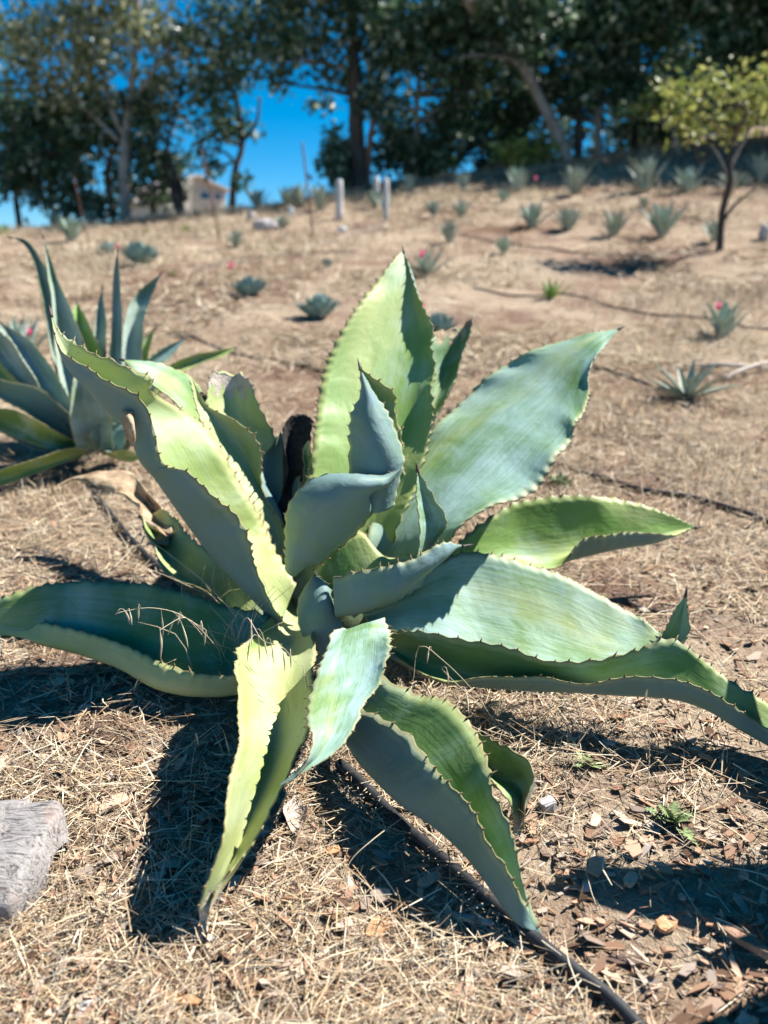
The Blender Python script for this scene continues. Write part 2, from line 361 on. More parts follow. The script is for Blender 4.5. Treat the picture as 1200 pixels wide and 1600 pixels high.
# ------------------------------------------------------------------ big agave leaves
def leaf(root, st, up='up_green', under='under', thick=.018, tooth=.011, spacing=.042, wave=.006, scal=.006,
         blunt=False, spine=True, name='leaf', flip=False, label=None, ring=None, tipmat=None, tipfrom=2.0, rag=0.0):
    """st: stations base->tip, each (ax,ay,ad, mx,my,md, bx,by,bd) or (x,y,d) for the tip. Photo px + depth or height."""
    rows = []
    for s in st:
        if len(s) == 3: p = at(*s); rows.append(np.concatenate([p, p, p]))
        else: rows.append(np.concatenate([at(*s[0:3]), at(*s[3:6]), at(*s[6:9])]))
    Qr = crom(np.array(rows))
    seed = int(abs(st[0][0]*31+st[1][1]*17)) % 9973; rg = np.random.default_rng(seed)
    _, L = resample(Qr, slice(3, 6), 50)
    n = int(max(30, min(190, L/.0058)))
    Qr, L = resample(Qr, slice(3, 6), n)
    A, Mi, B = Qr[:, 0:3], Qr[:, 3:6], Qr[:, 6:9]
    K = 19; s = np.linspace(-1, 1, K); s = np.sign(s)*np.abs(s)**.8; t = (s+1)/2
    C = 2*Mi-(A+B)/2
    G = ((1-t)**2)[None, :, None]*A[:, None]+(2*t*(1-t))[None, :, None]*C[:, None]+(t**2)[None, :, None]*B[:, None]
    width = np.linalg.norm(A-Mi, axis=1)+np.linalg.norm(B-Mi, axis=1)
    # margins
    T = np.gradient(Mi, axis=0); T /= np.linalg.norm(T, axis=1)[:, None]+1e-9
    arc = np.linspace(0, L, n)
    def nrm(G):
        dv = np.gradient(G, axis=0); du = np.gradient(G, axis=1); N = np.cross(du, dv)
        return N/(np.linalg.norm(N, axis=2)[..., None]+1e-9)
    N = nrm(G)
    conc = ((A+B)/2-Mi)
    sg = np.sign((conc*N[:, K//2]).sum()) or 1.0
    if flip: sg = -sg
    N = N*sg
    taper = np.clip(width/.07, 0, 1)
    cusps = []
    for side, E in ((-1, A), (1, B)):
        out = E-Mi; out /= np.linalg.norm(out, axis=1)[:, None]+1e-9
        # irregular tooth positions
        pos = []; x = .02+rg.random()*spacing
        while x < L*.985: pos.append(x); x += spacing*(.65+.7*rg.random())*(1-.35*x/L)
        pos = np.array(pos) if pos else np.array([L*.5])
        j = np.searchsorted(pos, arc); lo = np.where(j > 0, pos[np.clip(j-1, 0, len(pos)-1)], 0); hi = np.where(j < len(pos), pos[np.clip(j, 0, len(pos)-1)], L)
        ph = (arc-lo)/np.maximum(hi-lo, 1e-4)
        sc = np.abs(np.cos(np.pi*ph))**1.6*np.interp(arc, pos, .4+1.1*rg.random(len(pos)))            # 1 at a tooth, 0 between
        wk = rg.normal(0, 1, 24); wv = 1.1*np.interp(arc/spacing*.75, np.arange(24), wk)+np.sin(arc/spacing*2*np.pi*.09+2*side+seed)
        wv = np.convolve(np.pad(wv, 4, 'edge'), np.ones(9)/9, 'valid')
        w = np.clip((side*s), 0, 1)
        G += (sc*scal*taper)[:, None, None]*(w**7)[None, :, None]*out[:, None]
        G += (wv*wave*taper)[:, None, None]*(w**3)[None, :, None]*N
        for p in pos:
            i = int(round(p/L*(n-1)))
            if taper[i] > .25: cusps.append((side, i))
    if rag:
        k = max(2, int(n*.10))
        rr = np.convolve(rg.random(K+6), np.ones(3)/3, 'same')[3:3+K]
        for q in range(k):
            f = (q/k)**2; G[n-k+q] -= T[n-k+q]*(rag*rr*f)[:, None]
    N = nrm(G)*sg
    th = thick*(np.clip(width/.12, .12, 1)*np.linspace(1.35, .7, n))[:, None]*(np.clip(1-np.abs(s)**2.4, 0, 1))[None]+.0022*np.clip(taper, .2, 1)[:, None]
    Up = G+N*(th*.35)[..., None]; Lo = G-N*(th*.65)[..., None]
    V = np.vstack([Up.reshape(-1, 3), Lo.reshape(-1, 3)]); o = n*K
    I = np.arange(n*K).reshape(n, K)
    q = np.stack([I[:-1, :-1], I[:-1, 1:], I[1:, 1:], I[1:, :-1]], -1).reshape(-1, 4)
    Fc = [tuple(f) for f in q]+[tuple(f[::-1]+o) for f in q]; mi = [0]*len(q)+[1]*len(q)
    if tipmat is not None:
        rowi = np.repeat(np.arange(n-1), K-1)
        for a_ in range(len(q)):
            if rowi[a_] > tipfrom*n+4*math.sin(a_ % (K-1)*1.3): mi[a_] = 3; mi[a_+len(q)] = 3
    for i in range(n-1):
        Fc.append((I[i, 0], I[i+1, 0], I[i+1, 0]+o, I[i, 0]+o)); Fc.append((I[i, -1], I[i, -1]+o, I[i+1, -1]+o, I[i+1, -1])); mi += [0, 0]
    for j in range(K-1):
        Fc.append((I[0, j], I[0, j]+o, I[0, j+1]+o, I[0, j+1])); Fc.append((I[-1, j], I[-1, j+1], I[-1, j+1]+o, I[-1, j]+o)); mi += [1, 0]
    uvr = np.stack(np.broadcast_arrays(t[None, :], (arc/max(L, .2))[:, None]), -1).reshape(-1, 2)
    uv = [uvr, uvr]; Vs = [V]; cnt = len(V)
    if tooth:
        for side, i in cusps:
            e = 0 if side < 0 else K-1; c = G[i, e]
            out = c-G[i, e+(1 if side < 0 else -1)*3]; out /= np.linalg.norm(out)+1e-9
            d = out*(.8+.2*rg.random())+T[i]*.45+N[i, e]*.1*(rg.random()-.5); d /= np.linalg.norm(d)
            ln = tooth*(.35+1.2*rg.random()); wd = .0032; a_ = T[i]; b_ = N[i, e]
            base = c-out*.002
            v = np.array([base+a_*wd, base+b_*wd*.8, base-a_*wd, base-b_*wd*.8, base+d*ln*.6+a_*wd*.3, c+d*ln])
            Vs.append(v); uv.append(np.tile([[.5, .5]], (6, 1)))
            for f in ((0, 1, 4), (1, 2, 5), (2, 3, 5), (3, 0, 4), (1, 5, 4), (3, 4, 5)): Fc.append(tuple(x+cnt for x in f)); mi.append(2)
            cnt += 6
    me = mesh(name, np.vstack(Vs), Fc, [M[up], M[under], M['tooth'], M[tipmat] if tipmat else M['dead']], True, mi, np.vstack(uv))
    ob = link(name, me, root)
    if label: ob['label'] = label
    if spine and not blunt:
        tip = Mi[-1]; d = Mi[-1]-Mi[-5]; d /= np.linalg.norm(d)+1e-9
        pts = [tip-d*.012, tip-d*.003, tip+d*.010, tip+d*.022]
        v, f = tube_geo(pts, [.0050, .0045, .0028, .0004], 7)
        link('terminal_spine', mesh('terminal_spine', v, f, M['spine']), ob)
    return ob

base = onground(520, 1005)
AG = empty('agave', base, 'large broad-leaved agave with wavy toothed leaves filling the middle foreground', 'agave')
def LF(st, **kw): return leaf(AG, st, **kw)
# core of the plant
n = 14; a = np.linspace(0, 2*np.pi, n, endpoint=False); V = []; Fc = []
prof = [(-.03, .10), (.04, .15), (.12, .14), (.22, .09), (.32, .05), (.36, .01)]
cc = np.array([base[0]+.0, base[1]+.06, base[2]])
for z, r in prof:
    for q in a: V.append(cc+[r*math.cos(q)*(1+.1*math.sin(3*q)), r*math.sin(q), z])
for i in range(len(prof)-1):
    for j in range(n): Fc.append((i*n+j, i*n+(j+1) % n, (i+1)*n+(j+1) % n, (i+1)*n+j))
link('heart', mesh('heart', V, Fc, M['core']), AG)

# tall back leaf
LF([(520,930,2.28, 545,935,2.30, 575,930,2.28), (490,830,2.32, 560,840,2.38, 625,830,2.34), (486,735,2.40, 585,745,2.48, 652,740,2.43), (496,640,2.53, 606,650,2.61, 676,645,2.56),
    (512,570,2.63, 620,585,2.71, 677,585,2.66), (545,498,2.75, 632,515,2.82, 666,510,2.78), (592,438,2.87, 637,450,2.91, 650,450,2.88), (617,405,2.95, 633,412,2.97, 639,412,2.96), (630,391,3.0)],
   up='up_lime', scal=.007, wave=.007)
# burnt-tipped leaf behind it
LF([(600,800,2.50, 620,800,2.53, 640,790,2.50), (630,700,2.64, 650,700,2.69, 668,690,2.66), (655,620,2.76, 678,630,2.81, 697,620,2.78), (662,560,2.86, 695,575,2.91, 720,562,2.88), (670,535,2.91, 706,540,2.95, 735,525,2.92), (677,520,2.94, 712,520,2.98, 738,505,2.95), (690,508,2.97, 715,505,2.99, 740,492,2.97)],
   up='up_green', blunt=True, spine=False, tipmat='dead', tipfrom=.90, rag=.05, label='leaf with a torn brown dried tip')
# big right upper leaf
LF([(575,905,2.28, 610,915,2.27, 660,900,2.18), (575,835,2.36, 640,845,2.31, 700,848,2.14), (602,770,2.49, 690,775,2.40, 768,800,2.16), (648,708,2.62, 742,712,2.51, 835,757,2.22), (700,648,2.73, 795,660,2.61, 880,700,2.32),
    (762,588,2.81, 850,612,2.70, 905,650,2.44), (835,549,2.85, 893,568,2.76, 914,600,2.58), (895,528,2.86, 925,541,2.80, 932,562,2.70), (940,519,2.87, 950,525,2.85, 950,536,2.80), (970,513,2.88)],
   up='up_pale', scal=.007, wave=.008, thick=.022)
# right yellow-green leaf behind
LF([(690,880,2.36, 700,895,2.36, 715,900,2.33), (735,835,2.42, 770,875,2.42, 800,880,2.36), (800,790,2.50, 830,868,2.48, 862,882,2.40), (860,777,2.54, 890,862,2.50, 905,848,2.43), (925,776,2.56, 950,850,2.52, 960,835,2.46),
    (990,785,2.57, 1010,842,2.53, 1010,832,2.50), (1045,805,2.57, 1050,833,2.55, 1052,830,2.53), (1090,824,2.57)], up='up_lime', wave=.007)
# big right lower leaf with raised tip
LF([(560,950,2.12, 570,965,2.12, 575,972,2.09), (625,925,2.16, 625,955,2.12, 620,988,2.06), (690,880,2.22, 690,950,2.14, 690,1005,2.04), (740,864,2.25, 745,965,2.15, 745,1043,2.01), (820,882,2.25, 815,980,2.14, 810,1059,1.99), (885,902,2.24, 880,1000,2.12, 870,1061,1.98),
    (945,935,2.21, 945,1020,2.09, 930,1052,1.98), (1000,968,2.17, 1005,1022,2.08, 1000,1034,2.0), (1034,988,2.13, 1052,1006,2.09, 1068,1003,2.05), (1052,958,2.12, 1066,966,2.10, 1075,960,2.08), (1072,927,2.11)],
   up='up_pale', scal=.006, wave=.006, thick=.024)
# long right lower leaf beneath
LF([(590,985,.12, 600,1010,.08, 625,1030,.10), (660,985,.17, 690,1045,.08, 690,1062,.10), (790,1020,.18, 800,1066,.09, 800,1062,.13), (900,1035,.17, 900,1072,.10, 900,1064,.14), (985,1018,.19, 975,1076,.11, 965,1062,.16), (1050,1000,.22, 1050,1080,.12, 1045,1062,.17),
    (1105,1040,.18, 1105,1100,.10, 1105,1080,.15), (1160,1076,.14, 1155,1130,.08, 1152,1108,.12), (1215,1112,.09, 1208,1160,.05, 1208,1145,.08), (1270,1170,.05, 1268,1195,.04, 1266,1190,.05), (1300,1215,.04)],
   up='up_green', wave=.006)
# front centre hanging leaf
LF([(535,985,.24, 560,985,.23, 592,960,.26), (520,1000,.26, 560,985,.26, 602,972,.27), (505,1030,.28, 555,1022,.265, 611,1010,.28), (497,1070,.285, 548,1072,.26, 604,1055,.28), (492,1115,.28, 532,1112,.255, 568,1094,.27), (488,1150,.27, 520,1147,.25, 550,1135,.265),
    (474,1187,.25, 495,1182,.235, 514,1174,.245), (452,1213,.225, 464,1208,.22, 476,1204,.225), (434,1229,.205)],
   up='up_pale', scal=.007, wave=.010, thick=.016, spine=False)
# lower right leaf reaching the hose
LF([(560,1108,.12, 540,1125,.08, 590,1050,.14), (570,1112,.14, 548,1152,.08, 612,1068,.18), (603,1126,.17, 566,1178,.085, 652,1086,.20), (642,1152,.185, 594,1208,.085, 700,1096,.21), (672,1200,.19, 632,1244,.085, 736,1138,.20), (716,1245,.18, 688,1284,.08, 764,1198,.185), (752,1295,.155, 735,1330,.07, 783,1260,.165),
    (788,1350,.12, 776,1386,.055, 803,1325,.125), (818,1408,.07, 813,1440,.035, 822,1395,.08), (834,1442,.035, 836,1456,.02, 837,1436,.04), (850,1467,.012)],
   up='up_green', wave=.006, scal=.006)
# front left leaf hanging down
LF([(450,935,.13, 468,940,.10, 490,930,.13), (408,985,.18, 450,995,.11, 492,980,.14), (366,1036,.22, 430,1070,.12, 487,1050,.18), (380,1120,.25, 432,1140,.13, 482,1118,.20), (366,1190,.25, 418,1208,.13, 458,1185,.19), (346,1270,.21, 388,1280,.11, 420,1262,.165),
    (324,1360,.13, 352,1360,.075, 377,1340,.11), (312,1415,.065, 325,1415,.045, 340,1398,.07), (314,1438,.03, 320,1438,.025, 326,1432,.035), (322,1470,.008)],
   up='up_yellow', under='up_yellow', wave=.008, tipmat='deadpale', tipfrom=.93)
# long left leaf
LF([(400,1050,.10, 405,1062,.06, 420,965,.16), (330,1055,.11, 330,1068,.06, 345,945,.19), (258,1038,.11, 255,1060,.06, 285,929,.20), (185,1004,.12, 190,1030,.07, 205,914,.21), (110,984,.14, 120,1008,.09, 122,909,.22), (50,972,.15, 60,997,.11, 60,917,.22), (-10,962,.16, 0,990,.12, -5,936,.20), (-70,958,.15, -65,975,.13, -70,945,.18), (-120,968,.14)],
   up='up_green', under='up_yellow', wave=.008)
# left upper leaf, bent over near its tip
LF([(445,960,2.10, 440,965,2.14, 462,915,2.20), (396,890,2.05, 376,900,2.12, 425,850,2.24), (383,835,2.03, 326,848,2.12, 408,812,2.26), (337,770,2.02, 282,788,2.12, 377,762,2.27), (297,737,2.02, 254,746,2.12, 348,716,2.28), (258,728,2.03, 229,708,2.12, 320,668,2.29), (243,690,2.04, 211,668,2.13, 285,646,2.28),
    (226,648,2.04, 194,655,2.12, 244,618,2.23), (212,628,2.03, 182,646,2.11, 232,606,2.16), (204,620,2.03, 172,637,2.11, 235,593,2.12), (172,597,2.04, 146,607,2.11, 190,571,2.13), (120,567,2.07, 108,568,2.11, 128,544,2.13), (90,524,2.11, 88,527,2.12, 95,520,2.13), (79,489,2.15)],
   up='up_yellow', wave=.009, scal=.008, label='yellowing leaf bent over near its tip')
# yellow narrow leaf, and a blue-grey leaf bent down behind it
LF([(425,895,2.28, 440,900,2.30, 455,885,2.32), (398,815,2.33, 425,805,2.38, 443,820,2.36), (368,755,2.37, 395,748,2.43, 412,752,2.41), (336,700,2.40, 368,700,2.46, 404,700,2.44), (315,660,2.42, 340,658,2.47, 372,664,2.45), (305,630,2.44, 316,635,2.47, 330,642,2.46), (300,605,2.46, 305,610,2.47, 312,615,2.47), (297,587,2.48)], up='up_yellow', wave=.006, spine=False)
LF([(375,720,2.62, 360,740,2.60, 345,765,2.52), (340,650,2.64, 332,690,2.58, 322,715,2.47), (308,602,2.64, 306,640,2.57, 308,668,2.46), (287,582,2.63, 280,606,2.56, 278,634,2.46), (254,570,2.60, 246,585,2.55, 242,604,2.47), (220,563,2.57, 215,569,2.54, 212,580,2.50), (190,562,2.55)], up='up_green', under='under', wave=.004, label='blue-grey leaf bent down behind the yellow leaves')
# broken yellow leaf with a dried top
LF([(410,850,2.42, 425,850,2.44, 450,820,2.46), (362,740,2.50, 395,735,2.55, 438,725,2.55), (328,660,2.56, 372,665,2.62, 424,675,2.60), (322,615,2.60, 360,622,2.66, 396,622,2.63), (330,585,2.63, 358,590,2.68, 387,592,2.65), (336,575,2.64, 358,578,2.68, 383,582,2.66)],
   up='up_yellow', blunt=True, spine=False, tipmat='deadpale', tipfrom=.86, rag=.035, label='broken yellow leaf with a dried tan top')
# dark leaf behind, burnt stub
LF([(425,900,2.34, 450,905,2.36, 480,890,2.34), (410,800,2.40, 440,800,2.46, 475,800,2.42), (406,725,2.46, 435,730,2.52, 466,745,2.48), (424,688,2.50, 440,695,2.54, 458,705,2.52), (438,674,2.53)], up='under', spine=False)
LF([(445,820,2.42, 460,820,2.44, 490,815,2.42), (443,740,2.46, 455,742,2.50, 482,742,2.46), (444,685,2.49, 458,690,2.53, 486,690,2.49), (454,655,2.51, 470,657,2.54, 490,660,2.51), (462,645,2.52, 475,645,2.54, 487,648,2.52)],
   up='burnt', under='burnt', blunt=True, spine=False, tooth=0, rag=.03, label='blackened rotten leaf stub')
LF([(462,800,2.38, 470,800,2.40, 480,795,2.38), (474,742,2.41, 480,745,2.42, 488,740,2.40), (476,705,2.43, 482,710,2.44, 488,705,2.42), (482,688,2.44)], up='up_yellow', spine=False, thick=.01)
# two inner leaves folded over, undersides towards the camera
LF([(556,800,2.17, 585,800,2.14, 615,790,2.17), (548,740,2.17, 590,745,2.13, 626,738,2.17), (549,695,2.18, 593,705,2.13, 628,712,2.18), (550,652,2.19, 580,660,2.15, 607,656,2.19), (563,615,2.20, 575,620,2.18, 588,622,2.20), (562,572,2.22)],
   up='up_green', under='under', wave=.002, scal=.008, thick=.010, label='inner leaf spike showing its grey underside')
LF([(447,890,2.14, 456,898,2.11, 465,898,2.12), (446,835,2.13, 480,845,2.05, 508,866,2.12), (455,785,2.12, 505,795,2.02, 552,830,2.13), (478,752,2.12, 535,768,2.02, 580,802,2.13), (515,738,2.11, 562,756,2.03, 578,779,2.12), (558,741,2.10, 588,753,2.06, 594,766,2.11), (595,744,2.10, 606,749,2.09, 610,756,2.11), (628,732,2.12)],
   up='up_green', under='under', wave=.004, scal=.008, thick=.012, spine=False, label='inner leaf curled over with a grey underside and a lit rim')
LF([(600,760,2.21, 612,760,2.24, 630,745,2.25), (592,690,2.21, 612,700,2.24, 628,695,2.25), (582,645,2.21, 600,650,2.24, 616,640,2.25), (574,615,2.21, 592,620,2.23, 614,614,2.24), (565,585,2.21, 572,588,2.22, 580,588,2.22), (562,574,2.21)], up='up_lime', thick=.008, spine=False, wave=.003)
# centre spike
LF([(640,905,2.12, 655,905,2.15, 672,895,2.13), (652,865,2.10, 662,868,2.16, 680,848,2.15), (654,830,2.10, 674,832,2.17, 694,826,2.15), (652,795,2.11, 670,800,2.17, 695,808,2.16), (652,765,2.12, 660,772,2.16, 674,772,2.16), (652,733,2.15)], up='up_pale', thick=.008, wave=.002, tooth=.005)
# centre leaf folded like a boat
LF([(520,905,2.05, 522,955,2.06, 490,900,2.16), (560,893,2.02, 565,946,2.04, 520,848,2.18), (610,884,2.01, 612,925,2.03, 565,830,2.18), (650,872,2.02, 655,895,2.04, 600,866,2.15), (690,850,2.05, 688,872,2.06, 655,866,2.12), (712,850,2.08, 712,857,2.08, 705,852,2.10), (728,853,2.09)], up='up_green', under='under', wave=.004, scal=.005)
LF([(540,935,2.12, 545,950,2.09, 552,965,2.10), (585,905,2.14, 596,925,2.10, 602,945,2.12), (625,890,2.15, 636,908,2.12, 642,926,2.13), (650,885,2.16, 655,895,2.14, 662,905,2.15), (668,882,2.16)], up='up_green', tooth=.012)
# small leaf left of centre, underside to the camera
LF([(480,1030,2.06, 505,1035,2.02, 535,1005,2.05), (464,965,2.08, 495,972,2.03, 533,972,2.06), (470,928,2.10, 498,935,2.05, 521,935,2.07), (483,908,2.11, 498,912,2.08, 514,914,2.09), (492,896,2.12)], up='up_green', wave=.005)
# curled right leaf low down
LF([(640,1120,.10, 650,1135,.07, 680,1110,.11), (705,1150,.11, 715,1170,.06, 740,1145,.12), (762,1205,.10, 775,1215,.05, 790,1166,.13), (784,1232,.10, 806,1225,.05, 826,1188,.13), (800,1252,.08, 818,1240,.05, 835,1218,.11), (806,1275,.05, 814,1268,.04, 822,1255,.07), (805,1300,.02, 812,1300,.015, 818,1290,.03), (808,1314,.01)],
   up='up_green', tipmat='dead', tipfrom=.80, spine=False, label='low leaf curled over with a dried brown tip')
# yellow leaf with a dead twisted end on the left
LF([(395,985,.10, 400,990,.08, 420,930,.14), (330,935,.14, 345,940,.09, 365,890,.17), (268,895,.18, 290,900,.12, 310,850,.20), (230,840,.22, 255,850,.16, 275,815,.23), (215,800,.24, 232,805,.20, 250,795,.25)],
   up='up_yellow', blunt=True, spine=False, wave=.008, label='yellow dying leaf with a dead brown end')
LF([(222,808,.24, 245,825,.20, 268,835,.20), (208,790,.25, 225,785,.21, 250,790,.24), (180,772,.25, 195,762,.26, 208,747,.26), (145,757,.26, 155,748,.27, 160,738,.27), (112,752,.25, 115,747,.26, 120,743,.26), (82,763,.24)], up='dead', under='deadpale', tooth=0, scal=.002, wave=.012, spine=False, name='dead_leaf_end', thick=.010)
LF([(236,838,.20, 248,845,.17, 262,848,.18), (262,850,.19, 275,835,.16, 288,828,.18), (240,812,.22, 252,800,.20, 262,795,.22), (196,775,.24, 202,768,.24, 206,760,.25)], up='dead', under='dead', tooth=0, scal=0, wave=.012, spine=False, blunt=True, name='dead_leaf_end', thick=.008)
# brown dried scrap hanging from the bent leaf
LF([(190,640,2.05, 197,642,2.04, 208,640,2.05), (191,660,2.04, 203,660,2.02, 213,665,2.04), (197,680,2.03, 206,680,2.02, 214,682,2.03), (207,699,2.03)], up='deadpale', under='dead', tooth=0, scal=0, spine=False, thick=.006, name='dried_scrap')

# ------------------------------------------------------------------ left agave
base2 = onground(150, 700)
A2 = empty('agave', base2, 'upright blue-grey agave cut off by the left edge, behind the big one', 'agave')
def L2(pts, **kw):
    """pts: (ax,ay, bx,by, Y) rows and a final (x,y,Y); channel depth follows the width."""
    st = []
    for p in pts:
        if len(p) == 3: st.append(p)
        else:
            ax, ay, bx, by, Y = p; w = math.hypot(ax-bx, ay-by)*Y/F
            st.append((ax, ay, Y-.05*w/.1, (ax+bx)/2, (ay+by)/2, Y+.16*w, bx, by, Y-.02))
    kw.setdefault('up', 'blue'); kw.setdefault('tooth', .008); kw.setdefault('wave', .002); kw.setdefault('scal', .003)
    return leaf(A2, st, **kw)
L2([(115,690,165,690,3.85), (103,630,155,630,3.82), (87,560,137,555,3.85), (81,470,107,475,3.9), (74,420,88,432,3.95), (67,369,4.0)])
L2([(100,650,140,650,3.95), (78,540,105,540,4.05), (62,450,85,450,4.1), (46,395,60,400,4.12), (34,378,42,376,4.14), (16,371,4.15)])
L2([(120,650,170,650,4.05), (112,560,160,560,4.15), (110,500,140,505,4.2), (120,472,4.25)], up='up_lime')
L2([(150,680,185,680,3.95), (166,600,190,600,4.0), (174,520,190,520,4.05), (177,440,188,440,4.1), (184,390,4.12)])
L2([(160,670,200,670,4.0), (185,590,218,590,4.1), (194,500,225,500,4.2), (215,458,238,462,4.28), (251,428,4.3)])
L2([(190,640,220,640,4.1), (212,560,232,560,4.25), (225,530,237,530,4.3), (243,514,4.33)], up='up_lime')
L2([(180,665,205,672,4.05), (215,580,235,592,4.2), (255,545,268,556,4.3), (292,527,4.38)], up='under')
L2([(185,680,205,690,4.0), (240,590,262,600,4.15), (295,558,310,570,4.25), (340,548,348,556,4.3), (369,543,4.35)], up='up_lime')
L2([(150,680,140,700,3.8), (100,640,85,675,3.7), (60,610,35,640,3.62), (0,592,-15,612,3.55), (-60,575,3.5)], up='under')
L2([(140,670,110,690,3.9), (85,610,55,625,3.85), (30,550,0,565,3.85), (-15,505,-30,515,3.85), (-60,470,3.85)], up='blue')
L2([(130,690,100,700,4.0), (70,630,50,650,4.05), (20,580,0,600,4.1), (-20,545,-30,560,4.15), (-60,520,4.2)], up='up_lime')
L2([(140,700,130,712,3.72), (105,702,95,725,3.6), (50,718,40,745,3.5), (0,735,-10,760,3.42), (-60,765,3.36)], up='up_lime', under='up_yellow', tooth=.006)
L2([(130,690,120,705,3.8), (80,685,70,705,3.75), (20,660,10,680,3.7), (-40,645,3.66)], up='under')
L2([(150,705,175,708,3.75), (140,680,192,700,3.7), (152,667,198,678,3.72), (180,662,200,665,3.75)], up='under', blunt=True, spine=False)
L2([(160,705,180,715,3.7), (172,706,200,722,3.6), (195,704,214,718,3.5), (222,712,3.45)], up='up_lime', spine=False)
L2([(140,690,160,690,3.75), (150,620,165,640,3.7), (151,610,160,615,3.72), (153,600,3.75)], up='up_yellow', spine=False)
L2([(120,690,150,695,3.78), (62,605,98,605,3.72), (25,545,52,538,3.72), (0,503,3.72)])
L2([(120,702,178,702,3.70), (108,645,170,645,3.64), (116,585,152,585,3.64), (130,535,3.68)])
L2([(165,700,200,708,3.82), (190,645,222,655,3.78), (222,600,240,612,3.80), (255,585,3.85)])
L2([(130,680,165,680,4.1), (140,560,165,560,4.2), (150,490,164,492,4.28), (160,450,4.3)])
L2([(125,695,120,715,3.7), (70,665,55,695,3.55), (20,640,0,670,3.48), (-40,640,3.45)], up='up_green')
L2([(120,690,95,700,4.1), (40,600,20,615,4.2), (10,560,-5,570,4.22), (-30,530,4.25)])
n = 10; a = np.linspace(0, 2*np.pi, n, endpoint=False); V = []; Fc = []
for z, r in [(-.04, .10), (.08, .15), (.2, .11), (.3, .02)]:
    for q in a: V.append(base2+[r*math.cos(q), r*math.sin(q), z])
for i in range(3):
    for j in range(n): Fc.append((i*n+j, i*n+(j+1) % n, (i+1)*n+(j+1) % n, (i+1)*n+j))
link('heart', mesh('heart', V, Fc, M['core']), A2)

# ------------------------------------------------------------------ small agaves and aloes on the slope
def rleaf_geo(Ln, wd, kind):
    """one leaf along +Y from the origin, rising; closed thin mesh, upper face +Z"""
    n = 7; v = np.linspace(0, 1, n)
    if kind == 'ball': w = wd*np.array([.62, .82, .98, 1.0, .82, .42, .03]); bend = .26*v**2
    elif kind == 'aloe': w = wd*np.array([1, .95, .85, .7, .5, .28, .03]); bend = -.05*v**2
    else: w = wd*np.array([.75, .9, 1.0, .92, .68, .36, .03]); bend = -.06*v**3
    V = []; uv = []
    for i in range(n):
        for s in (-1, -.5, 0, .5, 1):
            V.append([s*w[i]/2, v[i]*Ln, bend[i]*Ln+abs(s)**2*w[i]*.22]); uv.append([(s+1)/2, v[i]])
    V = np.array(V); Lo = V.copy(); th = (w[:, None]*np.array([.01, .12, .16, .12, .01])[None]).ravel(); Lo[:, 2] -= th
    I = np.arange(n*5).reshape(n, 5); q = np.stack([I[:-1, :-1], I[:-1, 1:], I[1:, 1:], I[1:, :-1]], -1).reshape(-1, 4)
    return np.vstack([V, Lo]), np.vstack([q, q[:, ::-1]+n*5]), np.array(uv+uv)
def rosette(px, py, size_px, kind, label, group=None, n=None, seed=0, mat='blue', parts=False, cat='agave', el=None, name=None, hpx=None, loc=None, size=None, wf=1.0, outside=False):
    p = onground(px, py) if loc is None else np.array(loc, float)
    d = p[1]*math.cos(PITCH)+(CAM[2]-p[2])*math.sin(PITCH)
    Wd = size_px*d/F if size is None else size
    rg = np.random.default_rng(seed+int(px)*7+int(py))
    if kind == 'ball': Wd *= 1.35; n = n or 74; Ln = Wd*.42; wd = Wd*.18; e0, e1 = 16, 86
    elif kind == 'aloe': n = n or 15; Ln = Wd*.62; wd = Wd*.12; e0, e1 = 25, 78
    else: n = n or 24; Wd *= 1.5; Ln = Wd*.66; wd = Wd*.125; e0, e1 = 22, 86
    if el: e0, e1 = el
    if not parts: n = int(n*(.7+.6*rg.random())); e0 += rg.normal(0, 8); Wd *= .88+.3*rg.random()
    lean = Matrix.Rotation(rg.normal(0, .12), 4, 'X') @ Matrix.Rotation(rg.normal(0, .12), 4, 'Y')
    V, Q, uv = rleaf_geo(Ln, wd*wf, kind); nm = name or ('aloe' if kind == 'aloe' else 'agave')
    mats = [M[mat]]
    root = empty(nm, p, label, cat, group) if parts else None
    me0 = mesh('leaf', V, Q, mats, True, None, uv) if parts else None
    allV, allQ, allU = [], [], []
    for i in range(n):
        f = i/(n-1); e = R(e0+(e1-e0)*f**.9+rg.normal(0, 4)); az = i*2.39996+rg.normal(0, .12); s = (1-.25*f)*(.85+.25*rg.random())
        mt = lean @ Matrix.Rotation(az, 4, 'Z') @ Matrix.Translation((0, Wd*.06*(1-f), Wd*.015+.04*Wd*f)) @ Matrix.Rotation(e, 4, 'X') @ Matrix.Rotation(rg.normal(0, .15), 4, 'Y') @ Matrix.Diagonal((s, s, s, 1))
        if outside:                                   # this plant stands wholly right of the photograph
            tw = np.array(mt)[:3, :] @ np.array([0, Ln, 0, 1])+p-CAM
            if 600+F*tw[0]/(tw[1]*math.cos(PITCH)-tw[2]*math.sin(PITCH)) < 1215: continue
        if parts:
            o = bpy.data.objects.new('leaf', me0); COL.objects.link(o); o.parent = root; o.matrix_local = mt
        else:
            Mx = np.array(mt); allV.append(V @ Mx[:3, :3].T+Mx[:3, 3]); allQ.append(Q+i*len(V)); allU.append(uv)
    if not parts:
        root = link(nm, mesh(nm, np.vstack(allV), np.vstack(allQ), mats, True, None, np.vstack(allU))); root.location = [float(v) for v in p]
        tag(root, label, cat, group)
    return root
M['balls'] = agave_mat('agave_ball_blue', (.12, .22, .18), (.25, .33, .2), (.30, .43, .44), .8, .1, 0)
M['grey'] = agave_mat('agave_grey', (.22, .28, .2), (.42, .44, .26), (.42, .47, .43), .8, .25, 0)
